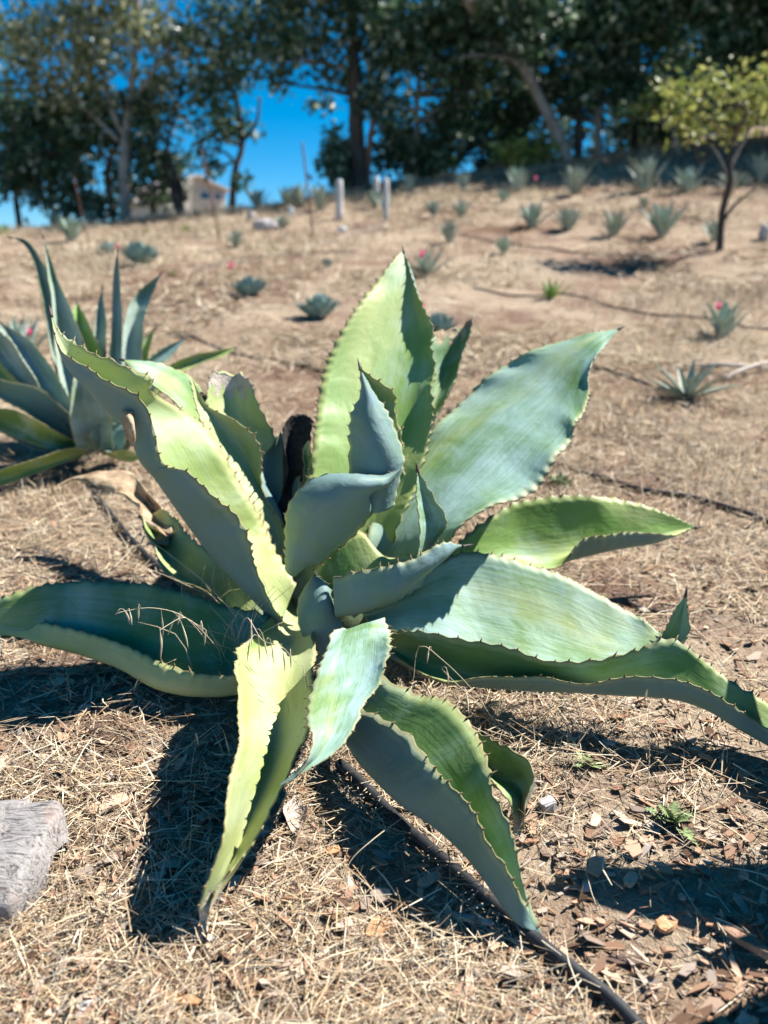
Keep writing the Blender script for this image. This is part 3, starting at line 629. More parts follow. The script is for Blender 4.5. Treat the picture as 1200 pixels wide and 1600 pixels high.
M['aloe'] = agave_mat('aloe_green', (.15, .30, .05), (.34, .42, .10), (.25, .38, .18), .3, .5, 0)
gB = 'round blue agaves on the slope'; gS = 'spiky agaves in rows on the slope'
rosette(500, 497, 68, 'ball', 'round dense blue agave directly left of the tall centre leaf tip', gB, mat='balls', parts=True)
rosette(390, 462, 54, 'ball', 'round blue agave below the pink tape lying on the ground', gB, mat='balls', parts=True)
rosette(219, 414, 62, 'ball', 'round blue agave on the left, beside the leaning rusty rod', gB, mat='balls', parts=True)
rosette(171, 396, 34, 'ball', 'small round blue agave touching the left side of a larger one', gB, mat='balls')
rosette(682, 525, 66, 'ball', 'round blue agave with pink tape, half hidden behind the burnt-tipped leaf', gB, mat='balls', parts=True)
rosette(667, 432, 52, 'spiky', 'blue agave with pink tape just right of the tall leaf tip', gB, mat='blue', parts=True, n=22)
rosette(510, 418, 24, 'ball', 'tiny green-blue agave above the tall leaf, by the bare strip', gB, mat='balls')
rosette(1130, 527, 66, 'spiky', 'blue agave with pink tape at the right edge, on the hose', gS, mat='blue', parts=True, n=22, el=(46, 89))
rosette(1072, 625, 82, 'spiky', 'low grey splayed agave on the right with slender leaves', gS, mat='grey', parts=True, n=16, el=(12, 62))
rosette(860, 467, 62, 'aloe', 'small bright green aloe right of the tall leaf', 'green aloes', mat='aloe', parts=True, cat='aloe')
rosette(875, 762, 46, 'ball', 'small pale green rosette beside the black hose behind the right leaves', None, mat='up_green', parts=True, n=22, el=(8, 60))
rosette(35, 565, 78, 'spiky', 'blue agave with pink tape behind the left agave', None, mat='blue', parts=True, n=20, el=(40, 88))
rows = [(808,300,38,'first from the left in the upper right row, below the bushes'), (897,303,44,'second in the upper right row, pale and narrow'), (1008,300,54,'widest one in the upper right row, in the tree shade'), (1075,300,40,'in the upper right row, left of the sapling trunk'), (1140,300,36,'behind the sapling trunk'), (1188,285,42,'at the right edge in the upper row'),
        (830,356,42,'first from the left in the lower right row'), (889,360,38,'second from the left in the lower right row'), (958,370,42,'third in the lower right row, greyish'), (1035,370,54,'largest in the lower right row, bushy at the base'), (1115,378,36,'just left of the sapling trunk base'),
        (703,380,32,'yellowish, alone above right of the tall leaf tip'), (787,397,28,'small dark one right of the yellowish one'), (680,340,28,'right of the grey posts'), (721,340,30,'second right of the grey posts'), (786,316,20,'tiny, below the first of the upper right row'), (1005,326,18,'tiny dark one between the two right rows'),
        (602,330,26,'behind the right grey post'), (585,325,28,'between the two grey posts'), (500,330,38,'left of the left grey post'), (472,324,36,'second left of the left grey post'), (446,322,28,'third left of the left grey post'), (400,318,30,'at the crest right of the house'), (566,296,30,'at the crest beneath the big dark trunk'),
        (110,378,38,'pale, on the far left slope behind the left agave tips'), (370,387,30,'between the two leaning rods'), (88,343,32,'at the crest on the far left'), (137,338,24,'at the crest right of the far left one'), (440,358,24,'low greenish one below the crest middle'), (1165,292,22,'small, right of the sapling in the shade'), (640,300,26,'dim, at the crest right of the posts'), (725,296,26,'dim, in the shade below the pale trunk')]
for i, (x, y, s, w) in enumerate(rows):
    rosette(x, y, s*1.12, 'spiky', 'small distant spiky agave, '+w, gS, mat=('grey' if i % 3 else 'blue'), n=24, seed=i, el=(50, 89))
for (x, y, s, w) in [(425, 397, 26, 'below the pale fallen branch'), (231, 366, 24, 'left of the other far green one'), (290, 363, 30, 'just right of the far left green one'), (4, 366, 34, 'at the left edge of the picture'), (270, 432, 22, 'low, right of the left agave leaf tip')]:
    rosette(x, y, s, 'aloe', 'little green aloe on the slope, '+w, 'green aloes', mat='aloe', cat='aloe', el=(20, 75))
# neighbour outside the frame on the right, its leaves shade the corner
rosette(1500, 1500, 0, 'spiky', 'large agave just outside the right edge, shading the corner', None, mat='up_green', parts=True, n=40, el=(34, 80), loc=(1.42, 1.27, gz(1.42, 1.27)), size=1.0, wf=1.5, outside=True)

# pink marking tapes
def tape(x, y, Y, w, label):
    p = at(x, y, Y) if Y >= 1 else at(x, y, Y)
    d = np.linalg.norm(p-CAM); h = w*d/F
    nseg = 8; V = []; Fc = []
    for i in range(nseg+1):
        f = i/nseg; zz = p[2]+h*(.5-f)*1.1; xx = p[0]+h*.15*math.sin(f*7); yy = p[1]+h*.18*math.cos(f*5)
        for k in (-.5, .5): V += [[xx+k*h*.75, yy+k*h*.3*math.sin(f*4), zz]]
    V = np.array(V); V = np.vstack([V, V+[0, .002, 0]]); o = (nseg+1)*2
    for i in range(nseg):
        q = (2*i, 2*i+1, 2*i+3, 2*i+2); Fc += [q, tuple(k+o for k in q[::-1])]
    # knot
    kv, kf = tube_geo([p+[-.2*h, -.01, .55*h], p+[0, -.02, .62*h], p+[.2*h, -.01, .55*h]], [.06*h, .14*h, .06*h], 6)
    mb = MB(); mb.add(V, Fc); mb.add(kv, kf)
    o = mb.build('marking_tape', M['pink']); tag(o, label, 'tape', 'pink marking tapes')
def dist_y(px, py): return onground(px, py)[1]
tape(659, 397, dist_y(667, 432)-.16, 9, 'pink tape on the blue agave right of the tall leaf tip')
tape(660, 479, dist_y(682, 525)-.12, 8, 'pink tape on the round agave behind the burnt-tipped leaf')
tape(1123, 478, dist_y(1130, 525)-.10, 9, 'pink tape on the blue agave at the right edge')
tape(46, 519, dist_y(35, 565)-.10, 8, 'pink tape on the blue agave behind the left agave')
tape(361, 416, .03, 9, 'pink tape lying on the dry slope left of centre')
tape(183, 386, dist_y(171, 396)-.06, 6, 'pink tape by the two round agaves on the left')
tape(837, 279, dist_y(808, 300), 5, 'tiny faded pink tape by the upper right row')

# ------------------------------------------------------------------ hoses
def hose(pts, r, label, lift=.9):
    P = np.array([at(x, y, r*lift) for x, y in pts]); Qc = crom(P); Qc, _ = resample(Qc, slice(0, 3), max(20, len(pts)*9))
    Qc[:, 2] = gz(Qc[:, 0], Qc[:, 1])+r*lift+.3*r
    v, f = tube_geo(Qc, r, 10); tag(link('drip_hose', mesh('drip_hose', v, f, M['hose'])), label, 'hose', 'black drip hoses')
hose([(530,1195), (575,1236), (628,1290), (686,1340), (748,1394), (815,1452), (875,1502), (950,1560), (1010,1620), (1080,1700)], .0125, 'thick black hose running under the big agave to the lower right corner')
hose([(700,640), (790,690), (865,722), (930,745), (1000,765), (1080,778), (1150,798), (1205,818), (1300,850)], .011, 'black hose curving across the slope behind the right leaves')
hose([(130,735), (150,775), (185,820), (215,855), (255,893), (300,930), (360,960)], .012, 'black hose left of the big agave under the dead leaf')
hose([(740,450), (800,462), (890,460), (950,478), (1010,490), (1100,497), (1160,510), (1250,515)], .008, 'distant black hose leading to the agave at the right edge')
hose([(930,575), (980,588), (1030,607), (1072,622)], .008, 'short black hose ending at the low grey splayed agave')
hose([(240,505), (300,525), (370,553), (430,562), (500,580), (560,600)], .008, 'black hose on the slope between the two front agaves')
hose([(300,425), (380,405), (470,398), (560,392)], .008, 'faint dark hose across the left slope')
hose([(720,368), (800,382), (900,395), (1000,398), (1110,390)], .008, 'dark hose passing in front of the sapling on the right slope')

# ------------------------------------------------------------------ posts, rods, branches, stones
def post(px, y0, y1, w, label, lean=0, mat='post', name='wooden_post', grp='grey posts on the slope', rod=False):
    p = onground(px, y0); d = np.linalg.norm(p-CAM); top = at(px+lean, y1, p[1]); r = w*d/F/2
    P = np.array([p+(top-p)*t for t in (-.06, .2, .5, .8, .97, 1.0)]); rr = [r*1.05, r*1.05, r, r*.96, r*.93, r*.7]
    v, f = tube_geo(P, rr, 6 if rod else 9, .06, int(px)); tag(link(name, mesh(name, v, f, M[mat])), label, 'rod' if rod else 'post', grp)
post(530, 344, 281, 11, 'left pale grey wooden post below the crest')
post(603, 344, 279, 9, 'right pale grey wooden post below the crest')
post(588, 318, 276, 8, 'shorter grey post just behind the right pale post')
post(140, 392, 275, 1.7, 'reddish rusty rod leaning on the far left slope', -25, 'rust', 'rusty_rod', 'rusty rods', True)
post(344, 378, 235, 2.4, 'tall thin rusty rod below the house', -28, 'rust', 'rusty_rod', 'rusty rods', True)
post(490, 372, 222, 2.8, 'tall thin dark rod standing against the open sky', -18, 'rust', 'rusty_rod', 'rusty rods', True)

def stone(px, py, w, h, label, mat='stone', seed=0, cat='stone', name='stone'):
    p = onground(px, py); d = np.linalg.norm(p-CAM); rx, rz = w*d/F/2, h*d/F; rg = np.random.default_rng(seed+int(px))
    V = []; nu, nv = 12, 7
    for i in range(nv):
        th = math.pi*i/(nv-1)
        for j in range(nu):
            ph = 2*math.pi*j/nu; k = 1+.22*math.sin(2*ph+px)+.15*rg.normal()*(0 < i < nv-1)*.5
            V.append(p+[rx*math.sin(th)*math.cos(ph)*k, rx*.8*math.sin(th)*math.sin(ph)*k, rz*(.35+.62*math.cos(th))])
    Fc = [(i*nu+j, (i+1)*nu+j, (i+1)*nu+(j+1) % nu, i*nu+(j+1) % nu) for i in range(nv-1) for j in range(nu)]
    tag(link(name, mesh(name, V, Fc, M[mat], False)), label, cat, 'stones on the slope')
stone(415, 360, 34, 18, 'grey stone on the slope below the crest, left of centre')
stone(393, 345, 14, 14, 'small pale stone beside the grey stone')
stone(1192, 375, 16, 22, 'pale stone at the right edge beside the sapling')
stone(455, 338, 9, 14, 'tiny white stone below the crest', 'white')
stone(535, 362, 12, 8, 'small pale stone below the left grey post', 'white')
def branch(pts, r, label, mat='deadpale', name='fallen_branch', hs=None):
    P = np.array([at(x, y, (hs[i] if hs else r*.6)) for i, (x, y) in enumerate(pts)]); Qc, _ = resample(crom(P), slice(0, 3), 24)
    v, f = tube_geo(Qc, np.linspace(r, r*.35, 24), 7, .15, int(pts[0][0])); tag(link(name, mesh(name, v, f, M[mat])), label, 'branch', 'fallen sticks')
branch([(605,352), (560,362), (510,378), (465,394)], .016, 'pale straight fallen branch across the slope above centre')
branch([(1095,573), (1130,570), (1170,572), (1230,580)], .018, 'pale dry stalk at the right edge beyond the grey agave', hs=[.02, .05, .04, .02])
branch([(1130,592), (1160,578), (1190,568), (1235,560)], .016, 'second pale dry stalk crossing the first at the right edge', hs=[.02, .05, .06, .04])
branch([(640,1222), (660,1235), (672,1260), (678,1300)], .006, 'thin dark twig beside the foreground hose', 'bark_dark', 'twig', [.05, .04, .02, .005])
branch([(980,940), (1000,950), (1030,955), (1045,945)], .010, 'short dark knobbly stick beyond the right leaf', 'bark_dark', 'twig')

# weathered log at the lower left
lp = onground(40, 1372); c0 = at(112, 1262, .05); 
mb = MB(); nu, nv = 46, 60; V = []; Fc = []
Lx = np.linspace(-.30, .115, nv)
for i, x in enumerate(Lx):
    e0_ = min(1, max(.02, (.118-x)/.035))**.5
    for j in range(nu):
        q = 2*math.pi*j/nu; e = e0_*(1-.10*max(0, math.sin(2*q+.6))*(x > .02)); hy = .135*e*(1+.05*math.sin(x*9+1)); hz = .070*min(1, e0_*1.2)
        cy = math.copysign(abs(math.cos(q))**.6, math.cos(q))*hy; cz = math.copysign(abs(math.sin(q))**.6, math.sin(q))*hz
        b_ = float(vnoise(x*7+cy*3, cy*14))*.008+float(vnoise(x*14+40, cy*55+9))*.0035
        cr_ = abs(float(vnoise(x*5+cy*9, cy*17-x*6+3)))
        if cz > 0 and cr_ < .05: b_ -= .010*(1-cr_/.05)
        kd = math.hypot(x-.055, (cy+.085))
        if cz > 0 and kd < .05: b_ += .008*math.cos(kd/.05*math.pi)
        V.append([lp[0]+x-.06+.012*float(vnoise(cy*30, 3.3)), lp[1]+cy+.02*math.sin(x*8), gz(lp[0]+x, lp[1]+cy)+.018+cz+b_])
for i in range(nv-1):
    for j in range(nu): Fc.append((i*nu+j, i*nu+(j+1) % nu, (i+1)*nu+(j+1) % nu, (i+1)*nu+j))
lo_ = empty('log', lp, 'weathered grey log end with cracked grain at the lower left edge', 'log')
link('trunk', mesh('trunk', V, Fc, M['log']), lo_)
Vl = np.array(V); kc = Vl[np.argmin(np.hypot(Vl[:, 0]-(lp[0]-.055), Vl[:, 1]-(lp[1]-.07))+(Vl[:, 2] < Vl[:, 2].mean())*9)]; kx, ky = kc[0], kc[1]
kv = []
for i in range(7):
    th = math.pi*i/6
    for j in range(12): kv.append([kx+.014*math.sin(th)*math.cos(j*math.pi/6), ky+.022*math.sin(th)*math.sin(j*math.pi/6), kc[2]+.006+.006*math.cos(th)-.2*.022*math.sin(th)*math.sin(j*math.pi/6)*-1])
link('knot', mesh('knot', kv, [(i*12+j, (i+1)*12+j, (i+1)*12+(j+1) % 12, i*12+(j+1) % 12) for i in range(6) for j in range(12)], M['burnt']), lo_)

# ------------------------------------------------------------------ house beyond the crest
HY = 46.0
def hp(px, py, dy=0): return at(px, py, HY+dy)
H0 = hp(300, 330); sc = HY/F*1.0
HS = empty('house', [hp(305, 320)[0], HY, hp(305, 330)[2]], 'small beige gabled house peeking over the crest between the trees', 'house')
def prism(mb, poly, y0, y1, mi=0):
    k = len(poly); V = [[x, y0, z] for x, z in poly]+[[x, y1, z] for x, z in poly]
    Fc = [tuple(range(k))[::-1], tuple(range(k, 2*k))]+[(i, (i+1) % k, (i+1) % k+k, i+k) for i in range(k)]
    mb.add(V, Fc, mi)
def xz(px, py): p = hp(px, py); return (p[0], p[2])
HS.rotation_euler = (0, 0, 0)
mb = MB(); prism(mb, [xz(282, 345), xz(358, 345), xz(358, 296), xz(303, 277), xz(282, 286)], HY, HY+6); mb.build('wall', M['stucco'], HS, False)
mb = MB(); prism(mb, [xz(278, 286), xz(303, 273), xz(363, 294), xz(363, 297.5), xz(303, 277), xz(278, 289)], HY-.35, HY+6.3); mb.build('roof', M['roof'], HS, False)
mb = MB(); prism(mb, [xz(236, 345), xz(284, 345), xz(284, 296), xz(240, 316)], HY-.9, HY+4); mb.build('wing_wall', M['stucco'], HS, False)
mb = MB(); prism(mb, [xz(228, 315), xz(284, 286), xz(284, 291), xz(228, 319)], HY-1.2, HY+4.2); mb.build('wing_roof', M['roof'], HS, False)
for (x0, x1, y0, y1) in ((313, 327, 299, 311), (338, 348, 300, 310)):
    fr = MB(); (xa, za), (xb, zb) = xz(x0, y1), xz(x1, y0); fr.box([(xa+xb)/2, HY-.03, (za+zb)/2], [(xb-xa)/2+.06, .04, (zb-za)/2+.06])
    w_ = fr.build('window', M['white'], HS, False); gl = MB(); gl.box([(xa+xb)/2, HY-.08, (za+zb)/2], [(xb-xa)/2, .02, (zb-za)/2]); gl.build('pane', M['glass'], w_, False)

HS.rotation_euler = (0, 0, R(38))

# ------------------------------------------------------------------ trees
def leaves(C, rad, n, size, rg, ratio=.5):
    """n leaf quads (pointed, folded) clumped around centres C with radii rad"""
    idx = rg.integers(0, len(C), n); P = C[idx]+rg.normal(0, 1, (n, 3))*rad[idx][:, None]*np.array([1, 1, .8])
    d = rg.normal(0, 1, (n, 3)); d[:, 2] -= .25; d /= np.linalg.norm(d, axis=1)[:, None]
    e = np.cross(d, rg.normal(0, 1, (n, 3))); e /= np.linalg.norm(e, axis=1)[:, None]+1e-9
    s = size*(.6+.8*rg.random(n))[:, None]
    V = np.stack([P-d*s*.5, P+e*s*ratio*.5, P+d*s*.5, P-e*s*ratio*.5], 1).reshape(-1, 3)
    return V, np.arange(n*4).reshape(n, 4)
def tree(label, Y, trunk, blobs, bark, leafm, dens=1.0, lsize=.10, extra=(), seed=0, name='oak_tree', group='trees along the crest', cat='tree', depth=1.0):
    """trunk: [(px,py,width_px)...] from base; blobs: [(px,py,rx_px,ry_px)...]; all at distance about Y"""
    rg = np.random.default_rng(100+seed)
    p0 = at(trunk[0][0], trunk[0][1], Y); g0 = gz(p0[0], p0[1])
    root = empty(name, [p0[0], p0[1], g0], label, cat, group)
    k = Y/F
    def tpath(tr, j=0):
        P = np.array([at(x, y, Y)+[0, rg.normal(0, .05*i), 0] for i, (x, y, w) in enumerate(tr)]); w = np.array([w*k/2*.78 for _, _, w in tr])
        if j == 0: P[0][2] = min(P[0][2], gz(P[0][0], P[0][1])-.1)
        Qc, _ = resample(crom(np.column_stack([P, w])), slice(0, 3), 30); return Qc
    tq = tpath(trunk); v, f = tube_geo(tq[:, :3], np.maximum(tq[:, 3], .01), 10, .10, seed); trk = link('trunk', mesh('trunk', v, f, M[bark]), root)
    nodes = [tq]
    for ex in extra:
        q = tpath(ex[0], 1); v, f = tube_geo(q[:, :3], np.maximum(q[:, 3], .01), 8, .10, seed); link('limb', mesh('limb', v, f, M[ex[1] if len(ex) > 1 else bark]), root); nodes.append(q)
    allp = np.vstack([q[8:] for q in nodes])
    C, Rd, W_ = [], [], []
    for (bx, by, rx, ry) in blobs:
        c = at(bx, by, Y); c[1] += rg.normal(0, .5*depth); rx_, ry_ = rx*k, ry*k
        # limb from the nearest wood to the clump
        dd = np.linalg.norm(allp[:, :3]-c, axis=1)+np.maximum(0, allp[:, 2]-c[2])*1.5; s = allp[dd.argmin()]
        midp = (s[:3]+c)/2+rg.normal(0, .12, 3); P = crom(np.array([s[:3], midp, c])); P, ln = resample(P, slice(0, 3), 10)
        r0 = min(s[3]*.6, .05); v, f = tube_geo(P, np.linspace(max(r0, .012), .008, 10), 6, .1); link('branch', mesh('branch', v, f, M[bark]), root)
        m_ = max(3, int(rx*ry/90))
        q = rg.normal(0, 1, (m_, 3)); q /= np.linalg.norm(q, axis=1)[:, None]; q *= (rg.random(m_)**.45)[:, None]
        for u in q: C.append(c+u*[rx_, max(rx_, .5)*depth, ry_]); Rd.append(min(rx_, ry_)*.28+.08)
        W_.append(rx*ry)
    lsize *= 1.55 if Y > 15 else 1.3
    n = int(sum(W_)*1.05*dens*(0.10/lsize)**2*1.0)
    V, Q = leaves(np.array(C), np.array(Rd), n, lsize, rg)
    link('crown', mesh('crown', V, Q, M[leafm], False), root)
    return root
def ell(x0, x1, y0, y1, n, rx, ry, seed):
    rg = np.random.default_rng(seed); out = []
    for i in range(n): out.append((x0+(x1-x0)*rg.random(), y0+(y1-y0)*rg.random(), rx*(.7+.6*rg.random()), ry*(.7+.6*rg.random())))
    return out
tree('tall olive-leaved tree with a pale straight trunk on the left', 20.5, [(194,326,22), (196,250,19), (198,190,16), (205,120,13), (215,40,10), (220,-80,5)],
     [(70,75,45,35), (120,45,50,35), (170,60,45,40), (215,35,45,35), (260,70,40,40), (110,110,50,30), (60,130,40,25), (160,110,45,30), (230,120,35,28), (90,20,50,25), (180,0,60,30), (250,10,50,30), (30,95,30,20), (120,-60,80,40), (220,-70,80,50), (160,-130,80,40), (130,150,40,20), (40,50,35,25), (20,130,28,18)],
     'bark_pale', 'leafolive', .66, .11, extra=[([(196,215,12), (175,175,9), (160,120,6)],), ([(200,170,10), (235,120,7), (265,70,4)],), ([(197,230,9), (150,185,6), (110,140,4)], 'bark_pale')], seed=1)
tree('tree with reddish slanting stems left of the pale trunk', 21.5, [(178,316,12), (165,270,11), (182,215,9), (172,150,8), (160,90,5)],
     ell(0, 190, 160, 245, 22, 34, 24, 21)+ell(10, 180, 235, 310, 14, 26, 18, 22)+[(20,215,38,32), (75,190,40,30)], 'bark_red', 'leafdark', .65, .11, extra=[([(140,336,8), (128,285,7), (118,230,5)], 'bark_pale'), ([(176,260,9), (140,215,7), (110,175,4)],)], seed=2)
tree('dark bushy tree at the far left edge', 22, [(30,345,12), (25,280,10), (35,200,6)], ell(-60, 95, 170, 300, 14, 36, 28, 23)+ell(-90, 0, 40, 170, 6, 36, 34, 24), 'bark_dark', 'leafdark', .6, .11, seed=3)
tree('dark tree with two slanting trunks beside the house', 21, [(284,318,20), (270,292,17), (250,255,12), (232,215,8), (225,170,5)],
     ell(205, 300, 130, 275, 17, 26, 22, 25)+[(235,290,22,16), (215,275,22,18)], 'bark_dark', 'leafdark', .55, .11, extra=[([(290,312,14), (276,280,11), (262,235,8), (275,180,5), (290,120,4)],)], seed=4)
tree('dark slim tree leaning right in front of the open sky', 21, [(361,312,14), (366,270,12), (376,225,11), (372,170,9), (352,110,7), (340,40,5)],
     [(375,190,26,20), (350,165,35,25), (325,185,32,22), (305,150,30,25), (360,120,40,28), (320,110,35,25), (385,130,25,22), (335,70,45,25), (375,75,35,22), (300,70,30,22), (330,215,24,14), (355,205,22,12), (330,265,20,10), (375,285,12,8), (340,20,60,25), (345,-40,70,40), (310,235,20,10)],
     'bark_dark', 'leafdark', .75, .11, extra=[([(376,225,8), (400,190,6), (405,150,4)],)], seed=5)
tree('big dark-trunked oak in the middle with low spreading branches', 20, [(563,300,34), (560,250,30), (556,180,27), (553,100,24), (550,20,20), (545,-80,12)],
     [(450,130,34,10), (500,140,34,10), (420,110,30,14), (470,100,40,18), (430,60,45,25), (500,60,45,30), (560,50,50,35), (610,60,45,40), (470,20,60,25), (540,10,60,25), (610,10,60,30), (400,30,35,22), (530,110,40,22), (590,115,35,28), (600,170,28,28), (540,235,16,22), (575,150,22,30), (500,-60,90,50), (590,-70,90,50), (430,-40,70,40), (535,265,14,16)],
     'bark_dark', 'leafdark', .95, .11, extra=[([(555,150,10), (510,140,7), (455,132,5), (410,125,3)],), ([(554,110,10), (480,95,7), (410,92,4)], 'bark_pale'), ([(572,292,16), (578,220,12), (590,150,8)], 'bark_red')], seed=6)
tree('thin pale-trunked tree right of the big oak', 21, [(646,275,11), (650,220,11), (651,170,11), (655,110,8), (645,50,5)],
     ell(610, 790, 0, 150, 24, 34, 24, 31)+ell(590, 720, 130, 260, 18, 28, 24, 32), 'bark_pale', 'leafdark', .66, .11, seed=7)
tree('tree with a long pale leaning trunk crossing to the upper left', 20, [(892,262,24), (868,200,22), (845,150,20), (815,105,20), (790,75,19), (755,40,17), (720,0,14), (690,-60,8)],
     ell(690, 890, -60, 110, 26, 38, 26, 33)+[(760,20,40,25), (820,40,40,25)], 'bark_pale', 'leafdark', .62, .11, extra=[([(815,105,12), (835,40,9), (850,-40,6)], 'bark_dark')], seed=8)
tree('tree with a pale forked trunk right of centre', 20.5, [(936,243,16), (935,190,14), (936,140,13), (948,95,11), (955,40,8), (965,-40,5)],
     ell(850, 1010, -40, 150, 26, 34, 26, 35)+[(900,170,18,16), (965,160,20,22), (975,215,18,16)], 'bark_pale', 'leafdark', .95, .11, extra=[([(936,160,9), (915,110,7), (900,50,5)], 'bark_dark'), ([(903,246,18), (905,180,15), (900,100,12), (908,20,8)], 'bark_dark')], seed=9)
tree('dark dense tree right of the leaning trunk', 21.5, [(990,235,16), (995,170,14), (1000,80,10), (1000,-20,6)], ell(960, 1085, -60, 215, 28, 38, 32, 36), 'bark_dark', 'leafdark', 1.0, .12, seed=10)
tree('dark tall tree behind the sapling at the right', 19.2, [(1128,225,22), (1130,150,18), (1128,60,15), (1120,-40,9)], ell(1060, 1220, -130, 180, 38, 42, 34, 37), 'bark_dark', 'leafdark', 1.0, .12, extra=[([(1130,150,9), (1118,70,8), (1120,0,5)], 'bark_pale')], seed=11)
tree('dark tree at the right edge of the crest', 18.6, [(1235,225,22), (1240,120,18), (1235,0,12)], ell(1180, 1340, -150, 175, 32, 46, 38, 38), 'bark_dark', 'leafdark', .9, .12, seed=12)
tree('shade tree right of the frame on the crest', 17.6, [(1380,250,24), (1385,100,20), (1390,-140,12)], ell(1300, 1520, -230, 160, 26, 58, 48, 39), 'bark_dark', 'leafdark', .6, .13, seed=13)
# bushes under the trees
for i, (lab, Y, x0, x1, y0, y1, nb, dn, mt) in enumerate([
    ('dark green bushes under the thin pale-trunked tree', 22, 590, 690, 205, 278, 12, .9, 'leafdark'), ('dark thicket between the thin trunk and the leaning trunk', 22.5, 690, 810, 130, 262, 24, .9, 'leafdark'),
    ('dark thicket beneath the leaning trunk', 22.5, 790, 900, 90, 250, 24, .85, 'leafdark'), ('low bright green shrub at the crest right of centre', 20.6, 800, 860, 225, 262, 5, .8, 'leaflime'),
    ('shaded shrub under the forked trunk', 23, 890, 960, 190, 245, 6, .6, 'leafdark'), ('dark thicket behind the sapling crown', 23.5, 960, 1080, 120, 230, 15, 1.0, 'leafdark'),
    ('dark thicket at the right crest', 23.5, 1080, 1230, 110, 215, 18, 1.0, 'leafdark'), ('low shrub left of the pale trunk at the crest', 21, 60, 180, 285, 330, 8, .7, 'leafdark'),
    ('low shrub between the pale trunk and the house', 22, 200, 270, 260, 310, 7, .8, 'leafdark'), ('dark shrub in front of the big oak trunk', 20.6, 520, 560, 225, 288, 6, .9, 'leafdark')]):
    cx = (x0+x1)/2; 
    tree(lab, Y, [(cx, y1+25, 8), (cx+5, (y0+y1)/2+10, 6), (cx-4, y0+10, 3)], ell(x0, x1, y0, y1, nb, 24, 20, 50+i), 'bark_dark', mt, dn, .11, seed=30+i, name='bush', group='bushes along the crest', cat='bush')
# sapling on the right
sy = onground(1124, 392)[1]
tree('young sapling with yellow-green leaves on the right slope', sy, [(1124,394,15), (1130,330,13), (1136,285,12), (1142,250,10), (1143,215,9), (1132,185,7), (1125,150,4)],
     [(1075,150,24,18), (1105,140,22,20), (1055,180,16,16), (1090,190,26,14), (1130,200,20,12), (1165,155,26,22), (1190,135,26,18), (1185,170,22,18), (1150,190,20,14), (1125,125,12,14), (1205,160,22,22), (1082,215,16,10), (1068,128,16,10), (1180,120,16,12), (1215,120,20,18)],
     'bark_dark', 'leaflime', .17, .075, extra=[([(1130,345,7), (1150,320,6), (1175,300,4), (1195,280,3)],), ([(1140,262,7), (1160,225,6), (1178,190,4)], 'bark_pale'), ([(1138,275,5), (1128,245,4), (1122,225,3)], 'bark_pale'), ([(1143,215,6), (1110,190,4), (1085,165,3)], 'bark_pale')], seed=60, name='sapling', group='saplings on the right slope', depth=.35)
s2 = 18.6
tree('thin sapling with a bare grey stem and a tuft of pale leaves', s2, [(1064,250,8), (1054,205,7), (1047,170,7), (1038,135,6), (1034,120,3)],
     [(1025,140,15,12), (1030,160,16,14), (1018,150,10,12), (1040,170,12,12), (1000,170,10,5), (1045,150,10,10)], 'bark_pale', 'leaflime', .5, .10, extra=[([(1048,200,5), (1030,188,4), (1012,180,3)], 'bark_pale')], seed=61, name='sapling', group='saplings on the right slope', depth=.3)

# ------------------------------------------------------------------ weeds, clover, stalks, dead leaves
def weed(px, py, wpx, n, label, el=(10, 70), mat='weed', name='weed', lobes=True, seed=0):
    p = onground(px, py); d = np.linalg.norm(p-CAM); Rr = wpx*d/F/2; rg = np.random.default_rng(seed+int(px))
    root = empty(name, p, label, 'weed')
    for i in range(n):
        az = i*2.4+rg.normal(0, .2); e = R(el[0]+(el[1]-el[0])*rg.random()); ln = Rr*(.6+.6*rg.random()); m_ = 17
        V = []; dr = np.array([math.cos(az), math.sin(az), 0]); sd = np.array([-math.sin(az), math.cos(az), 0])
        for k in range(m_):
            f = k/(m_-1); c = p+dr*ln*f*math.cos(e)+np.array([0, 0, ln*(f*math.sin(e)-.25*f*f)+.004]); w = ln*.20*math.sin(math.pi*min(1, f*.92+.06))*(1 if not lobes else (.35 if k % 2 else 1.15))
            V += [c-sd*w+[0, 0, w*.3], c, c+sd*w+[0, 0, w*.3*rg.random()]]
        Fc = []
        for k in range(m_-1):
            a_ = 3*k; Fc += [(a_, a_+1, a_+4, a_+3), (a_+1, a_+2, a_+5, a_+4)]
        V = np.array(V); o = len(V); V = np.vstack([V, V-[0, 0, .0012]]); Fc += [tuple(x+o for x in f[::-1]) for f in Fc]
        link('leaf', mesh('leaf', V, Fc, M[mat]), root)
weed(1052, 1290, 95, 13, 'spiny lobed green weed on the bare soil at the right')
weed(918, 1200, 62, 11, 'small grey-green weed below the right leaf shadow')
weed(332, 1040, 40, 5, 'small bright green broad-leaved weed at the foot of the front left leaf', (20, 60), 'aloe', lobes=False)
weed(1045, 1000, 30, 6, 'tiny weed beside the raised leaf tip on the right')

